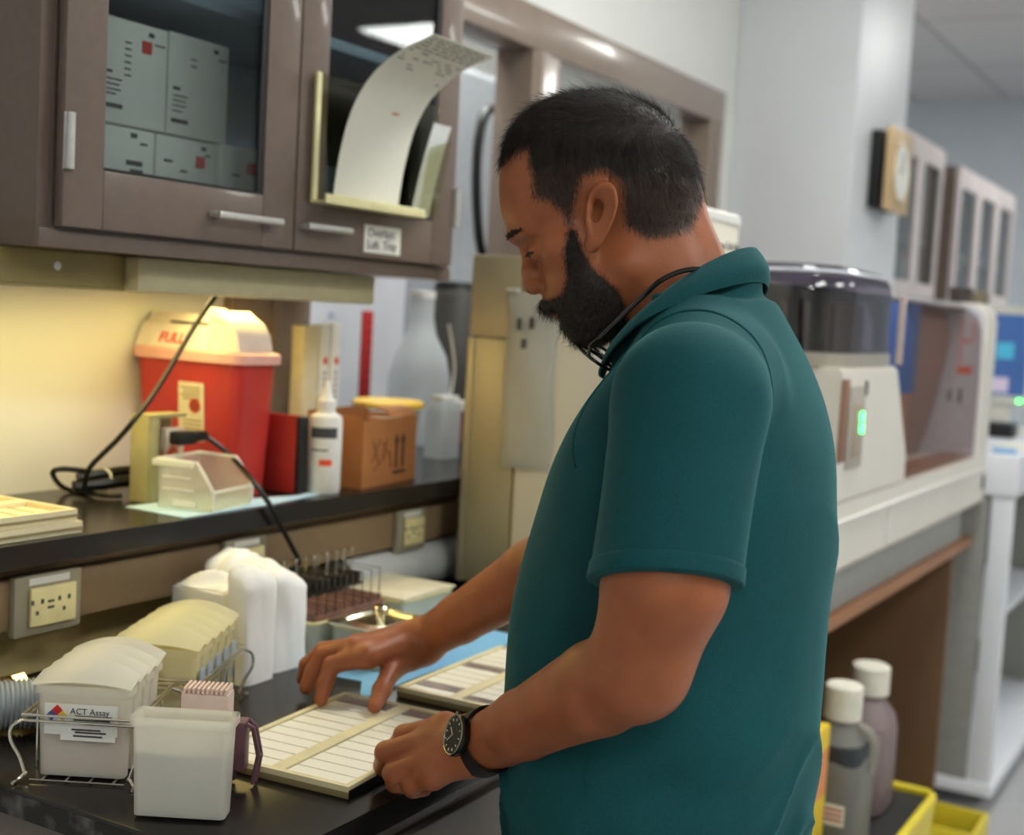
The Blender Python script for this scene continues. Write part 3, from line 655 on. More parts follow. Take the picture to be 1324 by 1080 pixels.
# ================================================================== things on the bench top
BZ = .9105
M_dish = frosted('milky_dish_plastic', (248, 246, 238), .42, .35)
M_dishy = frosted('yellowed_dish_plastic', (248, 244, 216), .40, .35)
M_pinkl = mat('pink_liquid', (214, 156, 136), .2, 0, .03, 20)
M_yellowl = mat('pale_yellow_liquid', (236, 228, 180), .2, 0, .03, 20)
M_water = mat('cloudy_water', (206, 208, 200), .15, 0, .02, 20, trans=.5, ior=1.33)
def loc(o, w, r):      # local frame: X along the row, Y to the wall side, origin at near right corner
    return axes((o[0], o[1], 0), (r[0], r[1], 0), (-r[1], r[0], 0))
def dish(name, o, r, W, T, Hh, lab, cat, group, m, liq, fill, lid=True, label=None, k=0):
    """staining dish; o = near right bottom corner on the bench, row axis r"""
    M = loc(o, None, r)
    t = thing(name, lab, cat, (o[0], o[1], BZ), group)
    z = BZ+.004
    b = MB(); e = .002; th = .002
    # open tub with walls
    rloft(b, [(0+.004, T-.004, .005, W-.005, z), (.002, T-.002, .002, W-.002, z+Hh)], .006, True, False, 3)
    rloft(b, [(0+.0055, T-.0055, .0065, W-.0065, z+.002), (.0038, T-.0038, .0038, W-.0038, z+Hh)], .005, True, False, 3)
    rloft(b, [(0-.001, T+.001, -.001, W+.001, z+Hh-.009), (0-.001, T+.001, -.001, W+.001, z+Hh)], .006, False, False, 3)
    finish('tub', b.xf(M), m, t)
    if liq: finish('liquid', rloft(MB(), [(.0062, T-.0062, .0072, W-.0072, z+.003), (.005, T-.005, .005, W-.005, z+fill)], .005, True, True, 3).xf(M), liq, t)
    if lid:
        def f(u, v):
            x = -.004+(T+.008)*u; y = -.003+(W+.006)*v
            return (x, y, z+Hh+.0015+.016*(1-(2*v-1)**2)*(.3+.7*u) + .0065*u)
        finish('lid', MB().grid(f, 6, 14, .0016).xf(M), m, t)
    if label:
        lb = finish('paper_label', MB().box(-.0016, -.0004, .012, W-.012, z+.048, z+.082).box(-.0016, -.0004, .014, W-.03, z+.042, z+.048).xf(M), M_paper, t)
        q = .0024
        dm = [(0, .010, (206, 44, 40)), (-1, 0, (60, 80, 160)), (1, 0, (226, 200, 70)), (0, -.010, (240, 240, 236))]
        cy, cz = W-.026, z+.069
        for (dy, dz, col_) in ((0, .0062, (206, 44, 40)), (.0062, 0, (70, 90, 170)), (-.0062, 0, (230, 206, 80)), (0, -.0062, (238, 238, 234))):
            pr = MB().prism([(cy+dy-.006, cz+dz), (cy+dy, cz+dz+.006), (cy+dy+.006, cz+dz), (cy+dy, cz+dz-.006)], 'X', -.0026, -.0018)
            finish('hazard_diamond', pr.xf(M), mat('diamond_%d' % col_[0], col_, .6), lb)
        pr = MB()
        pr.add(text_mb('ACT Assay', .0095, axes((-.0019, W-.040, z+.0715), (0, -1, 0), (0, 0, 1)), .0003))
        for i_, (a0, a1, zz) in enumerate(((.018, .058, .0685), (.020, .060, .0645), (.030, .062, .0535), (.024, .058, .0505), (.028, .060, .0465))):
            pr.box(-.0024, -.0018, a0, a1, z+zz, z+zz+.0018)
        finish('lettering', pr.xf(M), M_ink, lb)
    return t
def wire_rack(o, r, L, W, zr, lab, cell):
    """wire rack: two long rails, end hoops with feet"""
    M = loc(o, None, r)
    t = thing('wire_rack', lab, 'rack', (o[0], o[1], BZ), None)
    rail = MB(); g = .009; z = BZ+zr
    for dz in (0, .006):
        rail.tube([(-g, -g, z+dz), (L+g, -g, z+dz), (L+g, W+g, z+dz), (-g, W+g, z+dz), (-g, -g, z+dz)], .0017, 8)
    finish('rail', rail.xf(M), M_chrome, t)
    for (y, s) in ((-g, -1), (W+g, 1)):
        for x, sx in ((-g, -1), (L+g, 1)):
            hp = MB().tube(smooth([(x, y, z), (x+sx*.004, y+s*.010, z-.006), (x+sx*.002, y+s*.012, z-.022), (x, y+s*.002, z-.042), (x, y-s*.004, z-.06), (x, y-s*.004, BZ+.010), (x+sx*.004, y+s*.002, BZ+.003), (x+sx*.014, y+s*.004, BZ+.0022)], 5), .0019, 8)
            finish('leg', hp.xf(M), M_chrome, t)
    bt_ = MB()
    for k in range(4):
        y = W*(k+.5)/4; bt_.tube([(-g, y, BZ+.0022), (L+g, y, BZ+.0022)], .0014, 6)
    bt_.tube([(-g, 0, BZ+.0022), (-g, W, BZ+.0022)], .0014, 6).tube([(L+g, 0, BZ+.0022), (L+g, W, BZ+.0022)], .0014, 6)
    for y in (-g*.9, W+g*.9):
        for k in range(1, cell): bt_.tube([(L*k/cell, y, z), (L*k/cell, y, BZ+.0022)], .0013, 6)
    finish('grid', bt_.xf(M), M_chrome, t)
    return t
rA = (.876, .482); oA = (1.026, 1.052); wA = .104
where = ['nearest in the front wire rack, with a hazard label', 'second in the front wire rack, behind the labelled dish', 'third in the front wire rack', 'last in the front wire rack, farthest from the labelled dish']
for k in range(4):
    d_ = .0325*k
    dish('staining_dish', (oA[0]+rA[0]*d_, oA[1]+rA[1]*d_), rA, wA, .0285, .101, 'milky lidded dish, '+where[k], 'dish', 'staining dishes in the front wire rack', M_dish, M_pinkl, .058, True, k == 0, k)
wire_rack(oA, rA, .1285, wA, .068, 'chrome wire rack holding four pinkish lidded dishes at the front end of the bench', 4)
rB = (.900, .436); oB = (1.185, 1.104)
where = ['nearest the front in the rear wire rack', 'second from the front in the rear wire rack', 'middle one in the rear wire rack', 'fourth from the front in the rear wire rack', 'last in the rear wire rack, by the paper bundles']
for k in range(5):
    d_ = .0335*k
    t = dish('staining_dish', (oB[0]+rB[0]*d_, oB[1]+rB[1]*d_), rB, .106, .0295, .103, 'yellowish lidded dish, '+where[k], 'dish', 'staining dishes in the rear wire rack', M_dishy, M_yellowl, .07, True, False)
    M = loc((oB[0]+rB[0]*d_, oB[1]+rB[1]*d_), None, rB)
    finish('side_label', MB().box(.006, .026, -.0026, -.0014, BZ+.066, BZ+.084).box(.008, .024, -.0026, -.0014, BZ+.036, BZ+.052).xf(M), mat('blue_grey_label', (170, 182, 196), .6), t)
wire_rack(oB, rB, .166, .106, .066, 'chrome wire rack holding five yellowish lidded dishes behind the front rack', 5)
rC = (.874, .486)
t = dish('staining_dish', (1.006, .888), rC, .104, .040, .103, 'open milky dish half full of clear liquid at the front edge of the bench', 'dish', None, M_dish, M_water, .066, False)
# slide holder standing behind the open dish and the purple stained rack
sh_ = thing('slide_holder', 'pinkish white comb-topped slide holder standing behind the open milky dish', 'holder', (1.07, .975, BZ))
M = loc((1.072, .952), None, rC)
hb = MB().box(0, .03, 0, .052, BZ, BZ+.108, .003)
finish('case', hb.xf(M), mat('pink_white_plastic', (226, 200, 186), .5), sh_)
cmb = MB()
for k in range(10): cmb.box(.0, .03, .002+.005*k, .0045+.005*k, BZ+.1083, BZ+.114)
finish('comb', cmb.xf(M), mat('pink_white_plastic', (226, 200, 186), .5), sh_)
pr_ = thing('purple_rack', 'small purple stained rack on wire legs beside the cardboard slide tray', 'rack', (1.10, .96, BZ))
M = loc((1.098, .936), None, rC); M_pur = mat('purple_stain', (108, 74, 84), .45, 0, .2, 40)
finish('rack', MB().box(0, .024, .010, .03, BZ+.02, BZ+.074, .002).xf(M), M_pur, pr_)
hd2 = MB().tube([(.004, .010, BZ+.072), (.006, .003, BZ+.068), (.010, -.003, BZ+.036), (.010, .002, BZ+.003)], .0026, 8).tube([(.020, .010, BZ+.072), (.020, .003, BZ+.066), (.020, -.004, BZ+.034), (.020, .001, BZ+.003)], .0026, 8).tube([(.010, -.003, BZ+.036), (.020, -.004, BZ+.034)], .002, 6).tube([(.004, .024, BZ+.022), (.004, .026, BZ+.003)], .0026, 8).tube([(.020, .024, BZ+.022), (.020, .026, BZ+.003)], .0026, 8)
finish('handle', hd2.xf(M), M_pur, pr_)

# white paper bundles
M_tissue = mat('white_tissue', (250, 249, 245), .85, 0, .015, 30, .25, 90, sss=0)
def bundle(x0, x1, y0, y1, h, lab, peak, seed, name='paper_bundle', rz=0):
    rnd = random.Random(seed); b = MB(); n = 22; lv = 26
    ph = [rnd.uniform(0, 6) for _ in range(8)]
    cx, cy = (x0+x1)/2, (y0+y1)/2; a, c = (x1-x0)/2, (y1-y0)/2
    rings = []
    for j in range(lv+1):
        v = j/lv
        z = BZ+h*v
        s = 1 if v < .84 else max(.04, max(0, 1-((v-.84)/.16)**2.6)**.6)
        ring = []
        for k in range(48):
            t_ = 2*PI*k/48; cs, sn = math.cos(t_), math.sin(t_)
            q = (abs(cs)**5+abs(sn)**5)**(-1/5)
            wob = 1+.03*math.sin(3*t_+ph[0]+5*v)+(.018*math.sin(6*t_+ph[1]+2*v)+.012*math.sin(11*t_+ph[5]+6*v))*math.sin(PI*v)+.02*math.sin(9*v+ph[2]+2*t_)
            X_ = cx+a*q*cs*wob*(s if v >= .84 else 1-.04*math.sin(PI*v)); Y_ = cy+c*q*sn*wob*(s if v >= .84 else 1)
            zz = z + v*v*(peak[0]*(X_-cx)/a+peak[1]*(Y_-cy)/c)*.02 + v**3*.006*math.sin(2*t_+ph[3])*s + v**3*.003*math.sin(5*t_+ph[4])*s
            ring.append(b.bm.verts.new((X_, Y_, zz)))
        rings.append(ring)
    for p, q in zip(rings, rings[1:]):
        for k in range(48): b.bm.faces.new((p[k], p[(k+1) % 48], q[(k+1) % 48], q[k]))
    b.bm.faces.new(rings[0][::-1]); b.bm.faces.new(rings[-1])
    if rz:
        b.xf(at(cx, cy, 0, rz) @ at(-cx, -cy, 0))
    return solo(name, b, M_tissue, lab, 'paper', 'white paper bundles on the bench', 60)
bundle(1.384, 1.450, 1.200, 1.244, .162, 'white paper bundle with a peaked top, narrow one in front next to the tissue carton', (-.2, .5), 3)
bundle(1.452, 1.545, 1.302, 1.352, .162, 'white paper bundle with the highest top, standing behind the other two', (0, .1), 9)
bundle(1.456, 1.540, 1.212, 1.300, .152, 'white paper bundle with a rounded top, the one next to the staining pan', (-.5, .5), 5)
tb = thing('tissue_box', 'white tissue carton with a dark slot, between the rear dishes and the paper bundles', 'box', (1.32, 1.33, BZ))
finish('carton', MB().box(1.386, 1.448, 1.250, 1.345, BZ, BZ+.122, .004), M_paper, tb)
finish('slot', MB().box(1.3852, 1.3858, 1.262, 1.335, BZ+.090, BZ+.096), M_ink, tb)
def tis(u, v): return (1.390+.054*u+.004*math.sin(7*v), 1.254+.088*v, BZ+.1235+.016*math.sin(PI*u)*math.sin(PI*v)**.5*(1+.5*math.sin(9*u+8*v)))
finish('tissue', MB().grid(tis, 14, 14, .001), M_tissue, tb)

# staining pans with slide racks
M_pan = mat('grey_green_pan', (176, 180, 164), .35, 0, .04, 20)
def pan(x0, x1, y0, y1, h, lab, m=M_pan):
    t = thing('staining_pan', lab, 'pan', ((x0+x1)/2, (y0+y1)/2, BZ))
    b = MB(); r = .012
    rloft(b, [(x0, x1, y0, y1, BZ), (x0, x1, y0, y1, BZ+h)], r, True, False)
    rloft(b, [(x0+.003, x1-.003, y0+.003, y1-.003, BZ+.003), (x0+.003, x1-.003, y0+.003, y1-.003, BZ+h)], r, True, False)
    finish('tub', b, m, t)
    rm = MB(); pts = [(p[0], p[1], BZ+h) for p in rrect(x0+.001, x1-.001, y0+.001, y1-.001, r)]
    rm.tube(pts+[pts[0]], .0028, 8)
    finish('rim', rm, mat('cream_rim', (226, 214, 160), .35), t)
    return t
pan(1.548, 1.735, 1.212, 1.300, .056, 'grey green pan filled with brown slides, right of the white paper bundles')
M_slid = mat('brown_slides', (146, 104, 88), .45, 0, .3, 60, rgb2=(96, 70, 64), stretch=(1, .2, .2))
M_drk = mat('dark_rack_plastic', (46, 42, 34), .45)
sr = thing('slide_rack', 'brown rack of stained slides with tall wire loops in the grey green pan', 'rack', (1.64, 1.25, BZ+.01))
cs = MB()
for k in range(18):
    x = 1.556+.0098*k; cs.box(x, x+.0058, 1.222, 1.290, BZ+.012, BZ+.070+.002*(k % 3), .0008)
finish('slides', cs, M_slid, sr)
finish('side_rail', MB().box(1.553, 1.73, 1.2165, 1.2215, BZ+.035, BZ+.066, .001).box(1.553, 1.73, 1.2905, 1.2955, BZ+.035, BZ+.066, .001), M_slid, sr)
wl = MB()
for k in range(8):
    x = 1.560+.0225*k; wl.tube([(x, 1.219, BZ+.064), (x, 1.219, BZ+.118), (x, 1.293, BZ+.118), (x, 1.293, BZ+.064)], .0009, 6)
finish('wire_loop', wl, M_dark, sr)
s2 = thing('dark_slide_rack', 'dark comb rack with bright metal loops behind the pan of brown slides', 'rack', (1.70, 1.34, BZ))
cs = MB()
for k in range(14):
    x = 1.575+.0165*k; cs.box(x, x+.009, 1.315, 1.376, BZ, BZ+.086, .001)
cs.box(1.572, 1.80, 1.3125, 1.3148, BZ, BZ+.07).box(1.572, 1.80, 1.3762, 1.3785, BZ, BZ+.07)
finish('comb', cs, M_drk, s2)
for x in (1.585, 1.615, 1.645, 1.69, 1.722, 1.748, 1.77, 1.79):
    wl = MB(); wl.tube([(x, 1.330, BZ+.0865), (x, 1.330, BZ+.122), (x, 1.348, BZ+.124), (x, 1.348, BZ+.0865)], .0012, 6)
    wl.lathe([(.0003, BZ+.1215), (.0024, BZ+.1225), (.0024, BZ+.126), (.0003, BZ+.127)], (x, 1.330, 0), 8)
    finish('metal_loop', wl, M_chrome, s2)
pc_ = pan(1.752, 1.905, 1.195, 1.335, .058, 'grey green pan with a flat cream cover, beside the arm of the man')
finish('cover', MB().box(1.75, 1.907, 1.193, 1.337, BZ+.0615, BZ+.0655, .002), M_cream, pc_)
pd_ = pan(1.568, 1.690, 1.100, 1.200, .055, 'small pan with a bright steel lid and round knob above the hand of the man')
lidm = mat('polished_steel', (226, 220, 196), .16, 1, .02)
lo_ = finish('lid', rloft(MB(), [(1.562, 1.696, 1.094, 1.206, BZ+.0585), (1.562, 1.696, 1.094, 1.206, BZ+.0615), (1.580, 1.678, 1.112, 1.188, BZ+.0645), (1.582, 1.676, 1.114, 1.186, BZ+.0605)], .012), lidm, pd_)
finish('knob', MB().lathe([(.001, BZ+.061), (.007, BZ+.061), (.006, BZ+.068), (.013, BZ+.074), (.013, BZ+.080), (.010, BZ+.083), (.001, BZ+.083)], (1.628, 1.150, 0), 24), lidm, lo_)
solo('blue_pad', sheet([(1.44, 1.045), (1.515, 1.098), (1.50, 1.205), (1.91, 1.19), (1.90, 1.045), (1.60, 1.05)], BZ-.0001, .0006), mat('sky_blue_pad', (128, 186, 226), .8, 0, .03, 60), 'sky blue absorbent sheet on the bench under the hand and the small steel-lidded pan', 'pad')
solo('grey_hose', MB().tube([(1.86, 1.408, .953), (2.00, 1.408, .953), (2.44, 1.408, .953)], .042, 28), mat('grey_hose_vinyl', (186, 188, 184), .35), 'fat smooth grey pipe lying along the back of the bench behind the pans', 'pipe')
# corrugated hose at the left end
ch = thing('corrugated_hose', 'grey corrugated hose with a brass fitting at the left end of the bench', 'hose', (1.05, 1.28, BZ))
hz = MB(); pts = []; rs = []
A_, B_ = Vector((.965, 1.345, .9455)), Vector((1.105, 1.255, .9455))
for k in range(241):
    s_ = k/240; pts.append(A_.lerp(B_, s_)); rs.append(.0285+.0016*math.sin(s_*2*PI*30))
finish('hose', hz.tube(pts, rs, 24), mat('hose_grey', (160, 166, 170), .45), ch)
dv = (B_-A_).normalized()
finish('fitting', MB().tube([Vector((1.080, 1.350, .936)), Vector((1.110, 1.350, .936))], .020, 20).tube([Vector((1.1105, 1.350, .936)), Vector((1.130, 1.350, .936))], .0235, 6), mat('brass_fitting', (206, 176, 100), .25, .9), ch)
# two slide trays in front of the man
def big_tray(o, rz, L, W, lab, stained, tag_):
    t = thing('slide_tray', lab, 'tray', (o[0], o[1], BZ))
    b, r_, p, e = tray_mb(L, W, .014, 11); Mx = at(o[0], o[1], BZ, rz)
    finish('base', b.xf(Mx), mat('tray_well', (140, 124, 84), .7), t); finish('divider', r_.xf(Mx), mat('tray_cream', (232, 220, 178), .7), t)
    finish('edge_band', MB().box(.0, L, -.0015, -.0004, .0, .010).xf(Mx), M_dark, t)
    M_sl = mat('white_slide', (250, 246, 230), .3, 0, .01)
    M_st = mat('stained_slide', (164, 146, 138), .3, 0, .3, 60, rgb2=(110, 92, 96))
    for c in (0, 1):
        for k in range(11):
            y0 = .0095 if c == 0 else W/2+.0105; y1 = W/2-.0105 if c == 0 else W-.0095
            sl = MB().box(e+p*k+.0010, e+p*(k+1)-.0016, y0, y1, .0105, .0122)
            # slides sit slightly tilted in their slots
            sl.xf(Matrix.Translation((0, 0, .0105)) @ Matrix.Rotation(R(3), 4, 'Y') @ Matrix.Translation((0, 0, -.0105)) if False else Matrix.Identity(4))
            o_ = finish('slide', sl.xf(Mx), M_st if (stained and k >= 10) or (not stained and (k*7+c*3) % 5 == 0) else M_sl, t)
    return t
big_tray((1.140, .837), R(4.5), .296, .198, 'cardboard slide tray under the hands of the man, mostly blank white slides', True, 0)
big_tray((1.492, .842), R(1.5), .290, .176, 'second slide tray full of pinkish slides, behind the tray under the hands', False, 1)

# ================================================================== wooden table, stainer machine, cart
M_wood = mat('brown_wood', (158, 110, 76), .5, 0, .15, 6, .1, 60, stretch=(.4, 4, 4))
M_pwood = mat('dark_brown_panel', (112, 84, 58), .5, 0, .08, 5)
tbw = thing('wooden_table', 'brown wooden table carrying the stainer machine', 'table', (3.4, 1.1, 0))
finish('top', MB().box(2.668, 4.13, .765, 1.62, .822, .850, .003), M_wood, tbw)
finish('end_panel', MB().box(3.975, 4.0, .79, 1.6, 0, .8215, .002), M_pwood, tbw); finish('end_panel', MB().box(2.67, 2.69, .85, 1.6, 0, .8215, .002), M_pwood, tbw)
finish('back_panel', MB().box(2.6905, 3.9745, 1.58, 1.60, .1, .8215), M_pwood, tbw)
# machine
mc = thing('slide_stainer', 'long white slide stainer machine with a dark rounded dome and a clear hood', 'machine', (3.3, .95, .85))
M_mach = mat('machine_offwhite', (222, 216, 206), .4, 0, .02, 6)
MF = .744
base = MB()
base.prism([(MF+.03, .94), (1.18, .94), (1.18, 1.10), (MF, 1.10), (MF, .965)], 'X', 2.56, 4.12)
finish('base', base, M_mach, mc)
finish('front_lip', MB().box(2.56, 4.10, MF-.006, MF-.0005, 1.058, 1.066, .002).box(3.0, 3.02, MF-.003, MF-.0005, .97, 1.057), M_white, mc)
finish('plinth', MB().box(2.72, 4.04, .785, 1.15, .8505, .9395), M_grey, mc)
finish('latch', MB().box(4.075, 4.10, MF-.004, MF-.0005, 1.0, 1.04, .001), M_dark, mc)
blk = MB().prism([(2.56, 1.1005), (3.135, 1.1005), (3.13, 1.17), (2.99, 1.372), (2.56, 1.372)], 'Y', MF, .93)
bmesh.ops.bevel(blk.bm, geom=blk.bm.edges[:], offset=.006, segments=2, affect='EDGES')
bo = finish('control_block', blk, M_mach, mc)
finish('window', MB().box(2.565, 2.62, MF-.002, MF-.0005, 1.185, 1.350, .0005), mat('brown_window', (134, 88, 58), .3), bo)
cpn = finish('control_panel', MB().box(2.625, 2.735, MF-.003, MF-.0005, 1.168, 1.335, .001), mat('panel_grey', (176, 168, 156), .4), bo)
finish('display', MB().box(2.655, 2.722, MF-.005, MF-.0032, 1.19, 1.30, .001), mat('display_tan', (168, 152, 132), .35), bo)
finish('led_digit', MB().box(2.700, 2.718, MF-.0072, MF-.0052, 1.262, 1.282, .001).box(2.702, 2.720, MF-.0072, MF-.0052, 1.238, 1.258, .001), mat('green_led', (60, 255, 110), .4, emit=(60, 255, 110), estr=7), bo)
finish('key_slot', MB().box(2.728, 2.742, MF-.004, MF-.0031, 1.315, 1.345), M_dark, bo)
# dome
dm = MB()
rloft(dm, [(2.545, 3.02, .752, 1.15, 1.40), (2.545, 3.02, .752, 1.15, 1.52), (2.548, 3.012, .757, 1.146, 1.548), (2.56, 2.99, .772, 1.13, 1.568), (2.585, 2.96, .80, 1.10, 1.576)], .10, False, True, 10)
M_smoke = clearglass('smoked_acrylic', (170, 164, 178), .10, .03, .6)
finish('dome', dm, M_smoke, mc)
finish('dome_glint', MB().tube([(p[0], p[1], 1.560) for p in rrect(2.552, 3.006, .764, 1.138, .10, 10)]+[(3.006, 1.038, 1.560)], .004, 8), mat('pale_glint', (214, 216, 226), .15), mc)  # pale tube put in for the highlights along the dome corner
finish('dome_collar', rloft(MB(), [(2.542, 3.024, .749, 1.153, 1.3725), (2.542, 3.024, .749, 1.153, 1.3995)], .10, True, True, 10), mat('collar_grey', (172, 164, 150), .35, .3), mc)
rt_ = MB()
rloft(rt_, [(2.60, 2.93, .81, 1.10, 1.4005), (2.60, 2.93, .81, 1.10, 1.53)], .08, True, True, 8)
ro = finish('rotor', rt_, mat('rotor_dark', (34, 32, 34), .4), mc)
rc = MB(); pts = rrect(2.592, 2.938, .802, 1.108, .08, 8)
for k in range(0, len(pts)): k % 3 or rc.tube([(pts[k][0], pts[k][1], 1.402), (pts[k][0], pts[k][1], 1.50)], .007, 6)
for q in np.linspace(2.68, 2.86, 6): rc.tube([(q, .800, 1.402), (q, .800, 1.50)], .009, 8)
finish('rotor_post', rc, mat('rotor_post_tan', (120, 102, 86), .4), ro)
# hood: brown curved inner cover, white end wall, clear front
cv = [(.836, 1.522), (.815, 1.457), (.817, 1.40), (.823, 1.367), (.842, 1.254), (.862, 1.162), (.88, 1.101)]
def cover(u, v):
    k = v*(len(cv)-1); i = min(int(k), len(cv)-2); f = k-i
    return (3.14+.80*u, cv[i][0]+(cv[i+1][0]-cv[i][0])*f+.03, cv[i][1]+(cv[i+1][1]-cv[i][1])*f)
finish('inner_cover', MB().grid(cover, 2, 24, .006), mat('amber_brown_cover', (150, 100, 66), .3, 0, .1, 6), mc)
finish('blue_panel', MB().box(3.036, 3.36, .790, .796, 1.30, 1.518, .001), mat('cobalt_panel', (44, 84, 156), .4), mc)
finish('hood_floor', MB().box(3.14, 3.94, .765, .835, 1.1005, 1.112), mat('amber_brown_floor', (150, 102, 66), .4), mc)
ew = MB().prism([(.752, 1.1005), (.905, 1.1005), (.885, 1.162), (.868, 1.254), (.850, 1.367), (.842, 1.457), (.862, 1.522), (.80, 1.535), (.765, 1.52), (.752, 1.48)], 'X', 3.945, 3.965)
eo = finish('end_wall', ew, mat('lilac_white', (200, 200, 212), .4), mc)
finish('orange_label', MB().box(3.9435, 3.9447, .772, .815, 1.338, 1.362).box(3.9435, 3.9447, .806, .811, 1.37, 1.50).box(3.9435, 3.9447, .776, .806, 1.43, 1.437).box(3.9435, 3.9447, .772, .777, 1.437, 1.49), mat('orange_label', (226, 100, 60), .5), eo)
finish('key', MB().box(3.9425, 3.9447, .795, .803, 1.255, 1.295).box(3.9425, 3.9447, .825, .833, 1.258, 1.29), M_dark, eo)
rimp = [(MF, .9395), (MF, 1.50), (.755, 1.53), (.785, 1.548), (1.0, 1.548), (1.0, 1.1005)]
rm = MB().prism([(MF, 1.1005), (MF, 1.49), (.752, 1.52), (.775, 1.543), (1.05, 1.543), (1.05, 1.1005)], 'X', 3.9655, 4.115)
finish('end_cap', rm, M_mach, mc)
finish('hood_top', MB().box(3.03, 3.944, .80, 1.10, 1.5265, 1.534, .002), mat('hood_grey', (190, 186, 190), .3), mc)
finish('hood_glass', MB().grid(lambda u, v: (3.145+.798*u, [.7475, .7475, .7475, .752, .77, .80][min(5, int(v*5.001))], 1.105+.42*[0, .3, .6, .85, .95, 1][min(5, int(v*5.001))]), 1, 5, .002), clearglass('hood_clear', (236, 232, 230), .02, .03, .18), mc)
finish('hood_frame', MB().box(3.018, 3.034, MF+.002, .760, 1.375, 1.53, .002), mat('pale_pink_rim', (196, 178, 172), .35), mc)
finish('white_knob', MB().lathe([(.001, 1.5345), (.06, 1.5345), (.055, 1.545), (.001, 1.548)], (3.12, .86, 0), 24), M_white, mc)
solo('small_pot', MB().lathe([(.001, 1.5435), (.03, 1.5435), (.034, 1.585), (.03, 1.585), (.027, 1.55), (.001, 1.55)], (3.99, .83, 0), 20), mat('dark_pot', (70, 64, 58), .4), 'small dark round pot on top of the stainer machine, left of the brown block', 'pot')
solo('brown_block', MB().box(4.02, 4.11, .77, .84, 1.5435, 1.578, .004), mat('khaki_block', (122, 110, 92), .6), 'small brown block on the right end of the machine top', 'block')

# cart
ca = thing('equipment_cart', 'tall white cart with a grey side panel and bottom shelf right of the wooden table', 'cart', (4.8, .95, 0))
M_cart = mat('cart_white', (226, 228, 234), .4, 0, .02, 5)
finish('top', MB().box(4.155, 5.6, .655, 1.27, .975, 1.10, .01), M_cart, ca)
finish('side_panel', MB().box(4.165, 4.185, .735, 1.25, .095, .9745, .002), M_grey, ca); finish('side_panel', MB().box(5.56, 5.58, .735, 1.25, .095, .9745, .002), M_grey, ca)
for (x, y) in ((4.165, .665), (5.53, .665), (5.53, 1.2)): finish('post', MB().box(x, x+.045, y, y+.062, .095, .9745, .006), M_cart, ca)
finish('bottom_shelf', MB().box(4.155, 5.6, .655, 1.26, .055, .0945, .006), M_cart, ca)
finish('middle_shelf', MB().box(4.2, 5.55, .74, 1.25, .52, .54, .003), M_cart, ca)
finish('back_board', MB().box(4.19, 5.55, 1.252, 1.258, .096, .9745), mat('cart_back_grey', (120, 122, 124), .5), ca)
for (x, y) in ((4.33, .70), (5.5, .70), (4.33, 1.2), (5.5, 1.2)):
    cs_ = finish('caster', MB().lathe([(.001, y-.014), (.024, y-.014), (.0265, y-.008), (.0265, y+.008), (.024, y+.014), (.001, y+.014)], (x, 0, .0270), 20, 'Y'), M_dark, ca)
mn = thing('monitor', 'cream framed monitor with a blue screen standing on the white cart', 'monitor', (5.2, .93, 1.1005))
finish('bezel', MB().box(5.205, 5.27, .79, 1.06, 1.20, 1.565, .01), M_cream if False else mat('monitor_cream', (216, 214, 204), .4), mn)
scr = finish('screen', MB().box(5.2025, 5.2048, .825, 1.03, 1.235, 1.535), mat('screen_blue', (70, 104, 160), .3, 0, .1, 6, emit=(70, 110, 180), estr=.22), mn)
finish('screen_window', MB().box(5.2008, 5.2023, .875, .935, 1.37, 1.43), mat('screen_cyan', (80, 180, 210), .3, emit=(80, 170, 200), estr=.3), scr)
finish('screen_note', MB().box(5.2008, 5.2023, .885, .985, 1.245, 1.30), mat('screen_pale', (200, 190, 210), .3, emit=(200, 180, 200), estr=.3), scr)
finish('power_light', MB().box(5.2015, 5.2045, .835, .847, 1.212, 1.222), mat('green_led', (60, 255, 110), .4), mn)
finish('stand', MB().box(5.22, 5.26, .88, .98, 1.1095, 1.1995, .004).box(5.17, 5.33, .82, 1.04, 1.1005, 1.109, .004), mat('monitor_cream', (216, 214, 204), .4), mn)
solo('black_box', MB().box(4.86, 4.98, .80, .92, 1.1005, 1.15, .006), M_dark, 'small black box on the white cart in front of the monitor', 'box')
solo('brown_cup', MB().lathe([(.001, 1.1005), (.028, 1.1005), (.034, 1.18), (.031, 1.18), (.026, 1.106), (.001, 1.106)], (4.92, .715, 0), 20), mat('brown_cup', (140, 100, 84), .5), 'brown cup on the white cart near its front corner', 'cup')
solo('blue_paper', MB().box(4.22, 4.40, .69, .76, 1.1002, 1.1015).xf(at(4.3, .72, 0, .2) @ at(-4.3, -.72, 0)), mat('blue_paper', (110, 170, 220), .7), 'blue paper slip on the front of the white cart top', 'paper')
solo('white_paper', MB().box(4.42, 4.70, .67, .80, 1.1002, 1.1012).xf(at(4.5, .72, 0, -.12) @ at(-4.5, -.72, 0)), M_paper, 'white paper sheet on the white cart top beside the blue slip', 'paper')

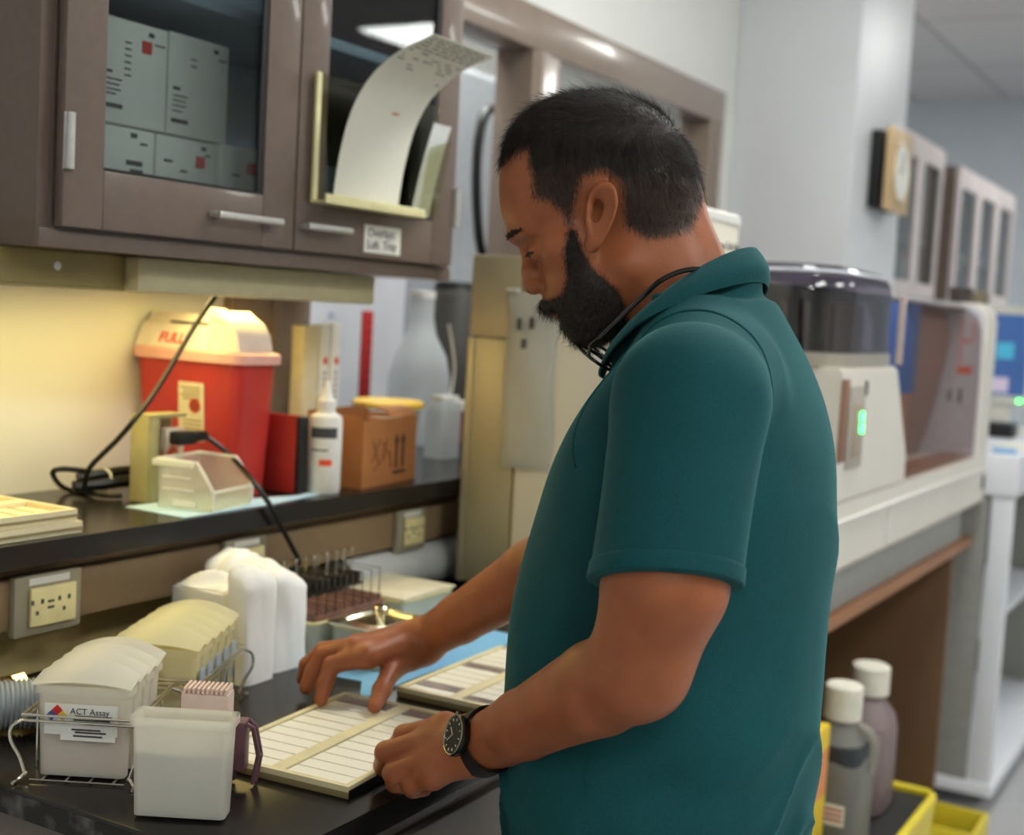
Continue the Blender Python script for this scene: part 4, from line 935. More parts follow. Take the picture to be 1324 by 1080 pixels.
# under the table
M_yel = mat('yellow_tote_plastic', (226, 204, 50), .45)
to = thing('storage_tote', 'yellow tote with a recessed black lid under the wooden table, carrying the jugs', 'tote', (2.75, .78, 0))
TX = (2.36, 3.07, .595, .803)
tb_ = MB(); rloft(tb_, [(TX[0]+.05, TX[1]-.05, TX[2]+.03, TX[3]-.03, 0), (TX[0], TX[1], TX[2], TX[3], .405)], .03, True, False)
rloft(tb_, [(TX[0]+.018, TX[1]-.018, TX[2]+.018, TX[3]-.018, .392), (TX[0]+.018, TX[1]-.018, TX[2]+.018, TX[3]-.018, .405)], .03, False, False)
finish('tub', tb_, M_yel, to)
finish('rim', MB().tube([(p[0], p[1], .405) for p in rrect(TX[0]+.008, TX[1]-.008, TX[2]+.008, TX[3]-.008, .03)]+[(TX[1]-.008, TX[3]-.038, .405)], .010, 8), M_yel, to)
finish('lid', rloft(MB(), [(TX[0]+.020, TX[1]-.020, TX[2]+.020, TX[3]-.020, .380), (TX[0]+.020, TX[1]-.020, TX[2]+.020, TX[3]-.020, .400)], .025), mat('black_lid', (30, 30, 32), .5), to)
JZ = .4005
M_jug = frosted('jug_plastic', (222, 220, 212), .66, .35)
def jug(x, y, h, r, cr, lab, lcol, fill, handle, m):
    t = thing('chemical_jug', lab, 'jug', (x, y, JZ))
    nk = JZ+h*.80
    b = MB(); rloft(b, [(x-r*.94, x+r*.94, y-r*.72, y+r*.72, JZ), (x-r, x+r, y-r*.78, y+r*.78, JZ+.012), (x-r, x+r, y-r*.78, y+r*.78, JZ+h*.55), (x-r*.9, x+r*.9, y-r*.7, y+r*.7, JZ+h*.66), (x-cr*.9, x+cr*.9, y-cr*.9, y+cr*.9, JZ+h*.77), (x-cr*.9, x+cr*.9, y-cr*.9, y+cr*.9, nk)], .045, True, True, 6)
    finish('bottle', b, m, t)
    finish('liquid', rloft(MB(), [(x-r*.92, x+r*.92, y-r*.70, y+r*.70, JZ+.004), (x-r*.96, x+r*.96, y-r*.74, y+r*.74, JZ+.014), (x-r*.96, x+r*.96, y-r*.74, y+r*.74, JZ+h*fill)], .04, True, True, 6), lcol, t)
    cb_ = MB(); n = 36
    rg_ = []
    for (rr, zz) in ((cr*1.08, nk+.0005), (cr*1.08, JZ+h*.985), (cr*.95, JZ+h), (.002, JZ+h)):
        rg_.append([cb_.bm.verts.new((x+rr*(1+.025*(k % 2))*math.cos(2*PI*k/n), y+rr*(1+.025*(k % 2))*math.sin(2*PI*k/n), zz)) for k in range(n)])
    for p, q in zip(rg_, rg_[1:]):
        for k in range(n): cb_.bm.faces.new((p[k], p[(k+1) % n], q[(k+1) % n], q[k]))
    cb_.bm.faces.new(rg_[0][::-1])
    finish('cap', cb_, mat('ivory_cap', (226, 222, 206), .45), t)
    if handle:
        finish('handle', MB().tube(smooth([(x+.0, y-cr*.92, JZ+h*.77), (x+.0, y-r*.72, JZ+h*.735), (x, y-r*.86, JZ+h*.66), (x, y-r*.80, JZ+h*.52)]), .011, 10), m, t)
    lb = finish('label', MB().box(x-r-.0016, x-r-.0004, y-r*.50, y+r*.42, JZ+h*.24, JZ+h*.36), M_paper, t)
    lt = MB()
    for k in range(3): lt.box(x-r-.0022, x-r-.0017, y-r*.45, y+r*(.35-.1*k), JZ+h*(.265+.03*k), JZ+h*(.28+.03*k))
    finish('print', lt, mat('reddish_ink', (170, 80, 76), .7), lb)
jug(2.60, .702, .345, .078, .034, 'translucent jug of dark grey liquid, in front on the black tote lid', mat('dark_liquid', (52, 58, 62), .2), .68, True, M_jug)
jug(2.90, .728, .318, .076, .038, 'mauve jug with a big ivory cap, behind the dark grey jug', mat('mauve_liquid', (150, 128, 128), .2), .6, False, frosted('mauve_jug', (190, 172, 172), .4, .35))
yb = thing('yellow_box', 'tall yellow carton with pinkish print standing beside the jugs, behind the man', 'box', (2.46, .74, JZ))
finish('carton', MB().box(2.41, 2.515, .700, .78, JZ, JZ+.285, .003), mat('yellow_carton', (230, 196, 50), .5, 0, .06, 12), yb)
finish('print', MB().box(2.4088, 2.4096, .705, .775, JZ+.17, JZ+.235).box(2.4088, 2.4096, .712, .77, JZ+.06, JZ+.10).box(2.42, 2.505, .6988, .6996, JZ+.15, JZ+.24), mat('salmon_print', (228, 150, 100), .6), yb)
yc_ = thing('yellow_crate', 'low yellow crate on the floor below the end of the wooden table', 'crate', (3.82, .72, 0))
cr_ = MB()
for (a, b, c, d_) in ((3.72, 3.93, .62, .632), (3.72, 3.93, .798, .81), (3.72, 3.732, .632, .798), (3.918, 3.93, .632, .798)): cr_.box(a, b, c, d_, .0, .09, .002)
finish('wall', cr_, M_yel, yc_); finish('bottom', MB().box(3.733, 3.917, .633, .797, .0, .01), M_dark, yc_)
solo('white_rod', MB().tube([(3.72, .60, .012), (3.80, .613, .30), (3.86, .625, .5)], .012, 12), M_white, 'white rod leaning by the yellow crate under the table end', 'rod') if False else None

# ================================================================== far wall cabinets
M_pinkf = mat('far_cabinet_paint', (206, 196, 196), .4)
def far_cab(x0, x1, y0, z0, z1, lab, endm, nd, stuff):
    t = thing('glass_cabinet', lab, 'cabinet', ((x0+x1)/2, (y0+1.7)/2, z0))
    c = MB().box(x0, x0+.02, y0, 1.698, z0, z1).box(x1-.02, x1, y0, 1.698, z0, z1).box(x0+.02, x1-.02, y0, 1.698, z0, z0+.02).box(x0+.02, x1-.02, y0, 1.698, z1-.02, z1).box(x0+.02, x1-.02, 1.68, 1.698, z0+.02, z1-.02)
    finish('body', c, endm, t)
    finish('back_liner', MB().box(x0+.021, x1-.021, 1.674, 1.679, z0+.021, z1-.021), M_white, t)
    finish('shelf', MB().box(x0+.021, x1-.021, y0+.03, 1.673, (z0+z1)/2-.09, (z0+z1)/2-.075), M_white, t)
    w = (x1-x0)/nd
    for k in range(nd):
        a, b = x0+w*k+.003, x0+w*(k+1)-.003
        d_ = MB().box(a, a+.06, y0-.02, y0-.001, z0, z1, .002).box(b-.06, b, y0-.02, y0-.001, z0, z1, .002).box(a+.06, b-.06, y0-.02, y0-.001, z0, z0+.06, .002).box(a+.06, b-.06, y0-.02, y0-.001, z1-.09, z1, .002)
        do = finish('door', d_, M_pinkf, t)
        finish('glass_pane', MB().box(a+.06, b-.06, y0-.012, y0-.009, z0+.06, z1-.09), M_glass, do)
    return t
far_cab(5.30, 6.14, 1.41, 1.60, 2.26, 'pale framed glass wall cabinet nearest the pillar in the far part of the room', M_pinkf, 2, 0)
far_cab(6.165, 7.55, 1.345, 1.60, 2.20, 'glass wall cabinet with a brown end panel, farthest down the left wall', M_steel_brown, 3, 0)
for k, (a, b, c) in enumerate(((5.37, 5.68, 'red and white carton row on the shelf of the nearer far cabinet, left half'), (5.79, 6.08, 'red and white carton row on the shelf of the nearer far cabinet, right half'))):
    t = thing('shelf_carton', c, 'box', ((a+b)/2, 1.5, 1.621))
    finish('carton', MB().box(a, b, 1.46, 1.62, 1.621, 1.80, .002), M_white, t)
    finish('red_band', MB().box(a, b, 1.4585, 1.4597, 1.765, 1.798), mat('crimson_band', (206, 50, 74), .5), t)
t = thing('pink_folder', 'tall crimson folder behind the glass of the farthest wall cabinet', 'folder', (6.5, 1.45, 1.621))
finish('cover', MB().box(6.42, 6.60, 1.40, 1.43, 1.621, 1.80, .002), mat('crimson_folder', (206, 40, 84), .5), t)

# ================================================================== the man (one continuous body grown from a distance field)
F4 = np.float32
def smin(a, b, k):
    if k <= 0: return np.minimum(a, b)
    h = np.clip(.5+.5*(b-a)/k, 0, 1); return b+(a-b)*h-k*h*(1-h)
def smax(a, b, k): return -smin(-a, -b, k)
def V3(*a): return np.array(a, dtype=F4)
def s_cone(P, a, b, ra, rb):
    a = V3(*a); b = V3(*b); ab = b-a; t = np.clip(((P-a)@ab)/max(1e-9, float(ab@ab)), 0, 1)
    return np.linalg.norm(P-(a+t[:, None]*ab), axis=1)-(ra+(rb-ra)*t)
def s_ell(P, c, r, M=None):
    q = P-V3(*c)
    if M is not None: q = q@M
    r = V3(*r); k0 = np.linalg.norm(q/r, axis=1); k1 = np.linalg.norm(q/(r*r), axis=1)+1e-9
    return k0*(k0-1)/k1

def surface_nets(field, lo, hi, vox, sparse=True, B=8, margin=.014):
    lo = np.array(lo, F4); n = np.ceil((np.array(hi)-lo)/vox/B).astype(int)*B+1
    A = np.ones(n, F4)
    if sparse:
        nb = (n-1)//B
        g = np.stack(np.meshgrid(*[np.arange(k) for k in nb], indexing='ij'), -1).reshape(-1, 3)
        dc = field((lo+(g*B+B/2)*vox).astype(F4))
        near = np.abs(dc) < B*vox*.9+margin
        for b, d in zip(g[(~near) & (dc < 0)], dc): A[b[0]*B:b[0]*B+B+1, b[1]*B:b[1]*B+B+1, b[2]*B:b[2]*B+B+1] = -1
        o = np.stack(np.meshgrid(*[np.arange(B+1)]*3, indexing='ij'), -1).reshape(-1, 3)
        nb_ = g[near]
        for i in range(0, len(nb_), 1500):
            I = (nb_[i:i+1500, None, :]*B+o[None]).reshape(-1, 3)
            A[I[:, 0], I[:, 1], I[:, 2]] = field((lo+I*vox).astype(F4))
    else:
        zs = np.arange(n[2])
        for i in range(n[0]):
            J, K = np.meshgrid(np.arange(n[1]), zs, indexing='ij'); I = np.stack([np.full(J.size, i), J.ravel(), K.ravel()], -1)
            A[i] = field((lo+I*vox).astype(F4)).reshape(n[1], n[2])
    S = A < 0
    c = [S[i:n[0]-1+i, j:n[1]-1+j, k:n[2]-1+k] for i in (0, 1) for j in (0, 1) for k in (0, 1)]
    cnt = sum(x.astype(np.int8) for x in c)
    act = (cnt > 0) & (cnt < 8)
    I = np.argwhere(act); idx = np.full(act.shape, -1, np.int32); idx[act] = np.arange(len(I))
    cor = np.array([(i, j, k) for i in (0, 1) for j in (0, 1) for k in (0, 1)])
    val = np.stack([A[I[:, 0]+q[0], I[:, 1]+q[1], I[:, 2]+q[2]] for q in cor], 1)
    ps = np.zeros((len(I), 3), F4); ct = np.zeros(len(I), F4)
    for a in range(8):
        for b in range(a+1, 8):
            if np.abs(cor[a]-cor[b]).sum() != 1: continue
            va, vb = val[:, a], val[:, b]; m = (va < 0) != (vb < 0)
            t = np.where(m, va/np.where(m, va-vb, 1), 0)
            ps += np.where(m[:, None], cor[a]+t[:, None]*(cor[b]-cor[a]), 0); ct += m
    V = lo+(I+ps/ct[:, None])*vox
    Fs = []
    for ax in range(3):
        u, v = (ax+1) % 3, (ax+2) % 3
        sl0 = [slice(None)]*3; sl1 = [slice(None)]*3; sl0[ax] = slice(0, n[ax]-1); sl1[ax] = slice(1, n[ax])
        ch = S[tuple(sl0)] != S[tuple(sl1)]
        E = np.argwhere(ch); E = E[(E[:, u] > 0) & (E[:, v] > 0) & (E[:, u] < n[u]-1) & (E[:, v] < n[v]-1)]
        flip = S[E[:, 0], E[:, 1], E[:, 2]]
        def cell(du, dv):
            q = E.copy(); q[:, u] += du; q[:, v] += dv; return idx[q[:, 0], q[:, 1], q[:, 2]]
        Q = np.stack([cell(-1, -1), cell(0, -1), cell(0, 0), cell(-1, 0)], 1)
        Q[~flip] = Q[~flip][:, ::-1]; Fs.append(Q)
    Fq = np.concatenate(Fs); Fq = Fq[(Fq >= 0).all(1)]
    return V, Fq
def np_mesh(name, V, Fq, m, parent, smooth=True):
    org = np.array(ORG[parent.name], F4)
    me = bpy.data.meshes.new(name)
    me.vertices.add(len(V)); me.vertices.foreach_set('co', (V-org).astype(F4).ravel())
    k = Fq.shape[1]
    me.loops.add(len(Fq)*k); me.loops.foreach_set('vertex_index', Fq.astype(np.int32).ravel())
    me.polygons.add(len(Fq)); me.polygons.foreach_set('loop_start', np.arange(0, len(Fq)*k, k, dtype=np.int32))
    me.update(calc_edges=True); me.validate()
    me.polygons.foreach_set('use_smooth', [True]*len(me.polygons))
    me.materials.append(m)
    o = bpy.data.objects.new(name, me); COL.objects.link(o); o.parent = parent; ORG[o.name] = ORG[parent.name]
    return o
def relax(V, Fq, it=2, f=.5):
    for _ in range(it):
        acc = np.zeros_like(V); ct = np.zeros(len(V), F4)
        for a in range(4):
            b = (a+1) % 4
            np.add.at(acc, Fq[:, a], V[Fq[:, b]]); np.add.at(ct, Fq[:, a], 1)
        V = V+f*(acc/np.maximum(ct, 1)[:, None]-V)
    return V
def vnormals(V, Fq):
    nf = np.cross(V[Fq[:, 2]]-V[Fq[:, 0]], V[Fq[:, 3]]-V[Fq[:, 1]]); N_ = np.zeros_like(V)
    for a in range(4): np.add.at(N_, Fq[:, a], nf)
    return N_/np.maximum(np.linalg.norm(N_, axis=1), 1e-12)[:, None]

XM = 1.35
HC = V3(1.31, .661, 1.572); HA = R(27)
hf = V3(-math.sin(HA), math.cos(HA), 0); hl = V3(-math.cos(HA), -math.sin(HA), 0); hz_ = V3(0, 0, 1)
HM = np.stack([hf, hl, hz_], 1)            # world -> head (u forward, w to his left, v up)
def hp(uv, w=0): return tuple(float(x) for x in (HC+hf*uv[0]+hl*w+hz_*uv[1]))
def mir(fn): return [fn(1), fn(-1)]
PX = .00085                                # head unit used for radii

prims = []                                 # (op, k, fn, lo, hi)
def add(fn, pts, rad, k=.02, op='+'):
    pts = np.array(pts, F4); prims.append((op, k, fn, pts.min(0)-rad-k-.03, pts.max(0)+rad+k+.03))
def cone(a, b, ra, rb, k=.02, op='+'): add(lambda P: s_cone(P, a, b, ra, rb), [a, b], max(ra, rb), k, op)
def hell(uv, w, ru, rw, rv, k=.02, op='+', rot=0):
    c = hp(uv, w); cr, sr_ = math.cos(rot), math.sin(rot)
    Rm = HM@np.array([[cr, 0, sr_], [0, 1, 0], [-sr_, 0, cr]], F4)
    add(lambda P: s_ell(P, c, (ru, rw, rv), Rm), [c], max(ru, rw, rv), k, op)

# ---- head
hell((0.0086, 0.0377), 0, 115*PX, .0765, 90*PX, 0)
hell((0.0636, -0.0035), 0, 51*PX, .060, 62*PX, .03)                        # forehead
hell((-0.0417, 0.0119), 0, 66*PX, .066, 62*PX, .03)                        # occiput
hell((0.016, -0.0649), 0, 47*PX, .060, 70*PX, .03)                        # cheeks
hell((0.0124, -0.0968), 0, 46*PX, .044, 44*PX, .025)                       # upper jaw
hell((0.0026, -0.1182), 0, 29*PX, .030, 25*PX, .02)                        # chin
for s in (1, -1):
    cone(hp((-0.0317, -0.0707), .053*s), hp((-0.0008, -0.1189), .020*s), .018, .018, .03)      # jaw bone
    hell((0.0344, -0.054), .044*s, .022, .020, .018, .02)                              # cheekbone
    cone(hp((0.0886, -0.0417), .010*s), hp((0.0754, -0.0343), .040*s), .0085, .008, .012)     # brow
    hell((0.0792, -0.0581), .031*s, .013, .016, .012, .010, '-')                        # eye socket
    hell((0.0614, -0.0563), .031*s, .0125, .0140, .0112, .004)                          # eyelid
    cone(hp((0.0651, -0.0962), .010*s), hp((0.0593, -0.0942), .0125*s), .0072, .0068, .006)     # nostril wing
    hell((0.0613, -0.1028), .0065*s, .004, .0032, .004, .002, '-')
cone(hp((0.074, -0.0595)), hp((0.0703, -0.0796)), .0085, .0100, .012)           # nose bridge
cone(hp((0.0703, -0.0796)), hp((0.0678, -0.0938)), .0100, .0105, .006)
for s in (1, -1): cone(hp((0.0564, -0.0856), .0185*s), hp((0.0506, -0.0971), .0195*s), .0022, .0022, .006, '-')           # nose tip
cone(hp((0.0438, -0.112), .018), hp((0.0438, -0.112), -.018), .010, .010, .012)
cone(hp((0.0356, -0.1201), .014), hp((0.0356, -0.1201), -.014), .0055, .0055, .005)   # upper lip
cone(hp((0.0291, -0.1299), .014), hp((0.0291, -0.1299), -.014), .0060, .0060, .005)   # lower lip
# ears
for s in (1, -1):
    ec = (-0.0013, -0.0152)
    def ear(P, s=s, ec=ec):
        q = (P-HC)@HM; u = q[:, 0]-ec[0]; v = q[:, 2]-ec[1]; w = q[:, 1]*s-.0745
        a = -.12; uu = u*math.cos(a)-v*math.sin(a); vv = u*math.sin(a)+v*math.cos(a)
        w = w+uu*.45                                     # flares out to the back
        vv2 = vv+.004
        rad = np.sqrt((uu/(.0160+.004*np.clip(vv/.03, -1, 1)))**2+(vv2/.0345)**2)
        plate = np.maximum((rad-1)*.016, np.abs(w-.006)-.0035-.0030*np.clip(1-np.abs(rad-.86)/.22, 0, 1))
        bowl = s_ell(np.stack([uu-.004, w-.012, vv-.002], 1), (0, 0, 0), (.0085, .009, .014))
        d = smax(plate, -bowl, .004)
        tr = s_ell(np.stack([uu-.0125, w-.004, vv+.002], 1), (0, 0, 0), (.004, .005, .007))
        lobe = s_ell(np.stack([uu-.003, w-.005, vv+.034], 1), (0, 0, 0), (.0085, .0045, .011))
        return smin(smin(d, tr, .004), lobe, .005)
    add(ear, [hp(ec, .08*s)], .05, .004)
    hell((0.0033, -0.0222), .079*s, .0035, .008, .0045, .003, '-')
# ---- neck
NB = (1.345, .554, 1.435)
cone(hp((-0.0535, -0.0142)), NB, .060, .064, .03)
# ---- arms
SL = (1.15, 0.474, 1.374); ML = (1.09, 0.462, 1.213); EL = (1.088, 0.481, 1.133); WL = (1.199, 0.708, 0.985)
FL1 = tuple(np.array(EL)*.78+np.array(WL)*.22)
FL2 = tuple(np.array(EL)*.3+np.array(WL)*.7)
SR = (1.525, .56, 1.365); ER = (1.475, .735, 1.165); WR = (1.495, .985, .992)
FR1 = tuple(np.array(ER)*.7+np.array(WR)*.3); FR2 = tuple(np.array(ER)*.25+np.array(WR)*.75)
cone(SL, ML, .058, .0565, .008); cone(ML, EL, .0565, .044, .006); cone(EL, FL1, .042, .0455, .020); cone(FL1, FL2, .0455, .0345, .003); cone(FL2, WL, .0345, .0295, .008)
cone(SR, ER, .056, .048, .008); cone(ER, FR1, .047, .044, .01); cone(FR1, FR2, .044, .033, .008); cone(FR2, WR, .033, .028, .008)
# torso inside the shirt
add(lambda P: torso_sdf(P)+.015, [(1.12, .35, .80), (1.58, .8, 1.5)], .0, .03)
add(lambda P: s_cone(P, (1.25, .50, 1.40), (1.345, .55, 1.41), .035, .04), [(1.25, .5, 1.4), (1.345, .53, 1.45)], .06, .04)
add(lambda P: s_cone(P, (1.45, .54, 1.39), (1.345, .55, 1.41), .035, .04), [(1.45, .5, 1.4), (1.345, .53, 1.45)], .06, .04)
# ---- hands
def chain(pts, rs, k=.006):
    for a, b, ra, rb in zip(pts, pts[1:], rs, rs[1:]): cone(a, b, ra, rb, k)
LI = [(1.205, 0.758, 0.992), (1.213, 0.817, 0.968), (1.233, 0.841, 0.944), (1.255, 0.842, 0.929)]
LM = [(1.194, 0.766, 0.98), (1.182, 0.819, 0.956), (1.198, 0.832, 0.934), (1.214, 0.826, 0.922)]
LR = [(1.181, 0.762, 0.962), (1.171, 0.8, 0.94), (1.183, 0.805, 0.925), (1.193, 0.795, 0.921)]
LP = [(1.173, 0.75, 0.948), (1.174, 0.778, 0.932), (1.186, 0.784, 0.922), (1.198, 0.777, 0.92)]
for f_, r_ in ((LI, .0118), (LM, .0122), (LR, .0118), (LP, .0108)):
    cone(WL, f_[0], .022, .0135, .020)
    chain(f_, (r_*1.12, r_, r_*.92, r_*.82), .0045)
cone(LI[0], LP[0], .013, .012, .012)
LT = [(1.232, .748, .968), (1.262, .795, .952), (1.272, .832, .942), (1.268, .858, .934)]
cone(WL, LT[0], .022, .016, .015); chain(LT, (.016, .0125, .0115, .0090), .006)
RI = [(1.397, 1.006, 0.986), (1.372, 1.043, 0.974), (1.359, 1.043, 0.952), (1.349, 1.041, 0.934)]
RM = [(1.403, 1.035, 0.992), (1.392, 1.073, 0.978), (1.383, 1.082, 0.956), (1.372, 1.084, 0.936)]
RR = [(1.436, 1.052, .986), (1.414, 1.092, .976), (1.404, 1.110, .955), (1.404, 1.116, .934)]
RP = [(1.457, 1.066, .980), (1.446, 1.098, .970), (1.440, 1.111, .952), (1.440, 1.114, .934)]
for f_, r_ in ((RI, .0115), (RM, .0118), (RR, .0112), (RP, .0102)):
    cone(WR, f_[0], .022, .0135, .020)
    chain(f_, (r_*1.12, r_, r_*.92, r_*.80), .0045)
cone(RI[0], RP[0], .0125, .011, .012)
RT = [(1.471, 0.99, 0.974), (1.429, 0.988, 0.964), (1.391, 0.975, 0.95), (1.365, 0.967, 0.935)]
cone(WR, RT[0], .022, .018, .015); chain(RT, (.018, .0135, .0118, .0090), .006)

# ---- torso cross sections from the front and back outlines of the shirt
fo_ = [(1.35, 0.744, 0.827), (1.35, 0.751, 0.901), (1.35, 0.762, 0.965), (1.35, 0.765, 1.011), (1.35, 0.761, 1.087), (1.35, 0.753, 1.139), (1.35, 0.744, 1.191), (1.35, 0.731, 1.247), (1.35, 0.714, 1.299), (1.35, 0.686, 1.35), (1.35, 0.659, 1.383), (1.35, 0.632, 1.413), (1.35, 0.606, 1.438)]
ba_ = [(1.35, 0.392, 0.924), (1.35, 0.392, 0.983), (1.35, 0.389, 1.05), (1.35, 0.388, 1.149), (1.35, 0.389, 1.23), (1.35, 0.395, 1.31), (1.35, 0.406, 1.353), (1.35, 0.418, 1.388), (1.35, 0.433, 1.419), (1.35, 0.457, 1.458), (1.35, 0.485, 1.498), (1.35, 0.499, 1.518)]
zf = np.array([p[2] for p in fo_]); yf = np.array([p[1] for p in fo_]); zb_ = np.array([p[2] for p in ba_]); yb_ = np.array([p[1] for p in ba_])
ZT = np.linspace(.66, 1.52, 120)
aT = np.interp(ZT, [.66, .80, .92, 1.0, 1.12, 1.25, 1.33, 1.38, 1.42, 1.46, 1.50, 1.52], [.180, .185, .192, .194, .186, .190, .188, .178, .145, .105, .075, .06])
YF = np.interp(ZT, zf, yf); YB = np.interp(ZT, zb_, yb_)
ma = np.convolve
bT = np.zeros_like(ZT); cT = np.zeros_like(ZT)
for i in range(len(ZT)):
    f1, b1, a1 = YF[i]/XM*aT[i], YB[i]/XM*aT[i], aT[i]
    lo_b, hi_b = .005, .25; target = YF[i]-YB[i]
    for _ in range(40):
        mb = (lo_b+hi_b)/2
        if math.hypot(mb, f1)+math.hypot(mb, b1) < target: lo_b = mb
        else: hi_b = mb
    bT[i] = max(mb, .04); cT[i] = YF[i]-math.hypot(bT[i], f1)
def sm(a): return np.convolve(np.pad(a, 4, mode='edge'), np.ones(9)/9, 'valid')
aT, bT, cT = sm(aT), sm(bT), sm(cT)
def torso_sdf(P):
    z = P[:, 2]; a = np.interp(z, ZT, aT).astype(F4); b = np.interp(z, ZT, bT).astype(F4); c = np.interp(z, ZT, cT).astype(F4)
    n = 2.25
    q = ((np.abs(P[:, 0]-XM)/a)**n+(np.abs(P[:, 1]-c)/b)**n)**(1/n)
    d = (q-1)*np.minimum(a, b)*.95
    return np.maximum(d, np.maximum(z-1.475, .70-z))
def body_sdf(P):
    d = np.full(len(P), 1., F4)
    for op, k, fn, lo, hi in prims:
        m = np.all((P > lo) & (P < hi), axis=1)
        if not m.any(): continue
        e = fn(P[m]).astype(F4)
        d[m] = smin(d[m], e, k) if op == '+' else smax(d[m], -e, k)
    return d
def nz(P, f, ph):   # cheap smooth waviness for cloth
    x, y, z = P[:, 0]*f, P[:, 1]*f, P[:, 2]*f
    return np.sin(x*1.3+2.1*np.sin(y*.9+ph)+ph)*np.sin(z*1.1+1.7*np.sin(x*.8+ph*2))*.6+.4*np.sin(y*1.7+z*.6+ph*3)
up = np.array(SL)-np.array(ML); up /= np.linalg.norm(up)
hemc = np.array(ML, F4); HN = (up*.93+np.array([0, .10, .05])); HN = (HN/np.linalg.norm(HN)).astype(F4)
up2 = np.array(SR)-np.array(ER); up2 /= np.linalg.norm(up2)
hem2 = (np.array(SR)*.36+np.array(ER)*.64).astype(F4)
def sleeves(P, grow=0):
    e1 = s_cone(P, SL, tuple(np.array(ML)-up*.05), .0695+grow, .0672+grow)
    e1 = smin(e1, s_cone(P, (1.27, .485, 1.392), SL, .055+grow, .064+grow), .03)
    # sleeve drag folds towards the armpit
    e1 = e1-.0032*(1-np.abs(np.sin(26*(P[:, 2]*.9+.9*P[:, 1])+.5)))**2*np.clip((1.36-P[:, 2])/.1, 0, 1)
    e1 = np.maximum(e1, -((P-hemc)@HN))
    e2 = s_cone(P, SR, ER, .066+grow, .064+grow)
    e2 = np.maximum(e2, -((P-hem2)@up2.astype(F4)))
    return e1, e2
def shirt_solid(P):
    d = torso_sdf(P)
    x, y, z = P[:, 0], P[:, 1], P[:, 2]
    ang = np.arctan2(y-.56, x-XM)
    # folds: bunching above the waist, vertical drag at the back, soft waviness
    low = np.clip((1.06-z)/.12, 0, 1)
    rdg = lambda p: (1-np.abs(np.sin(p)))**2
    d = d-low*(.0085*rdg(36*z+1.6*np.sin(2*ang+1.2)+.9*np.sin(5*ang)+.4)*(.55+.45*np.sin(3*ang+.7))+.0065*rdg(27*z-2.2*ang+.6)*(.5+.5*np.sin(4*ang+2))-.002)-.012*np.exp(-((z-.945)/.035)**2)*(.5+.5*np.sin(2*ang+1.1))
    bk = np.clip((1.30-z)/.1, 0, 1)*np.clip((.60-y)/.12, 0, 1)
    d = d-bk*.0052*rdg(20*(z*.62+y*1.25+.3*x)+.8)
    midm = np.clip(1-np.abs(z-1.12)/.2, 0, 1)*np.clip((1.36-x)/.1, 0, 1)
    d = d-midm*.0028*np.sin(38*(y*.9-z*.55)+1.5)
    d = d-.0016*nz(P, 18, 1.7)
    d = smin(d, s_cone(P, (1.25, .50, 1.405), (1.345, .548, 1.410), .050, .052), .03)
    d = smin(d, s_cone(P, (1.45, .53, 1.395), (1.345, .548, 1.410), .050, .052), .03)
    d = smin(d, np.maximum(s_cone(P, (1.348, .565, 1.40), (1.348, .553, 1.490), .080, .066), (z-1.462-.78*(.56-y))*.79), .015)
    e1, e2 = sleeves(P)
    d = smin(d, e1, .022); d = smin(d, e2, .03)
    return d
def shirt_sdf(P):
    d = shirt_solid(P)
    e1, e2 = sleeves(P)
    b = body_sdf(P)
    d = np.maximum(d, -np.maximum(b-.0035, d+.008))
    return d

person = thing('person', 'person in a teal polo shirt, dark hair and beard, looking down at the slide tray', 'person', (1.35, .56, 0))
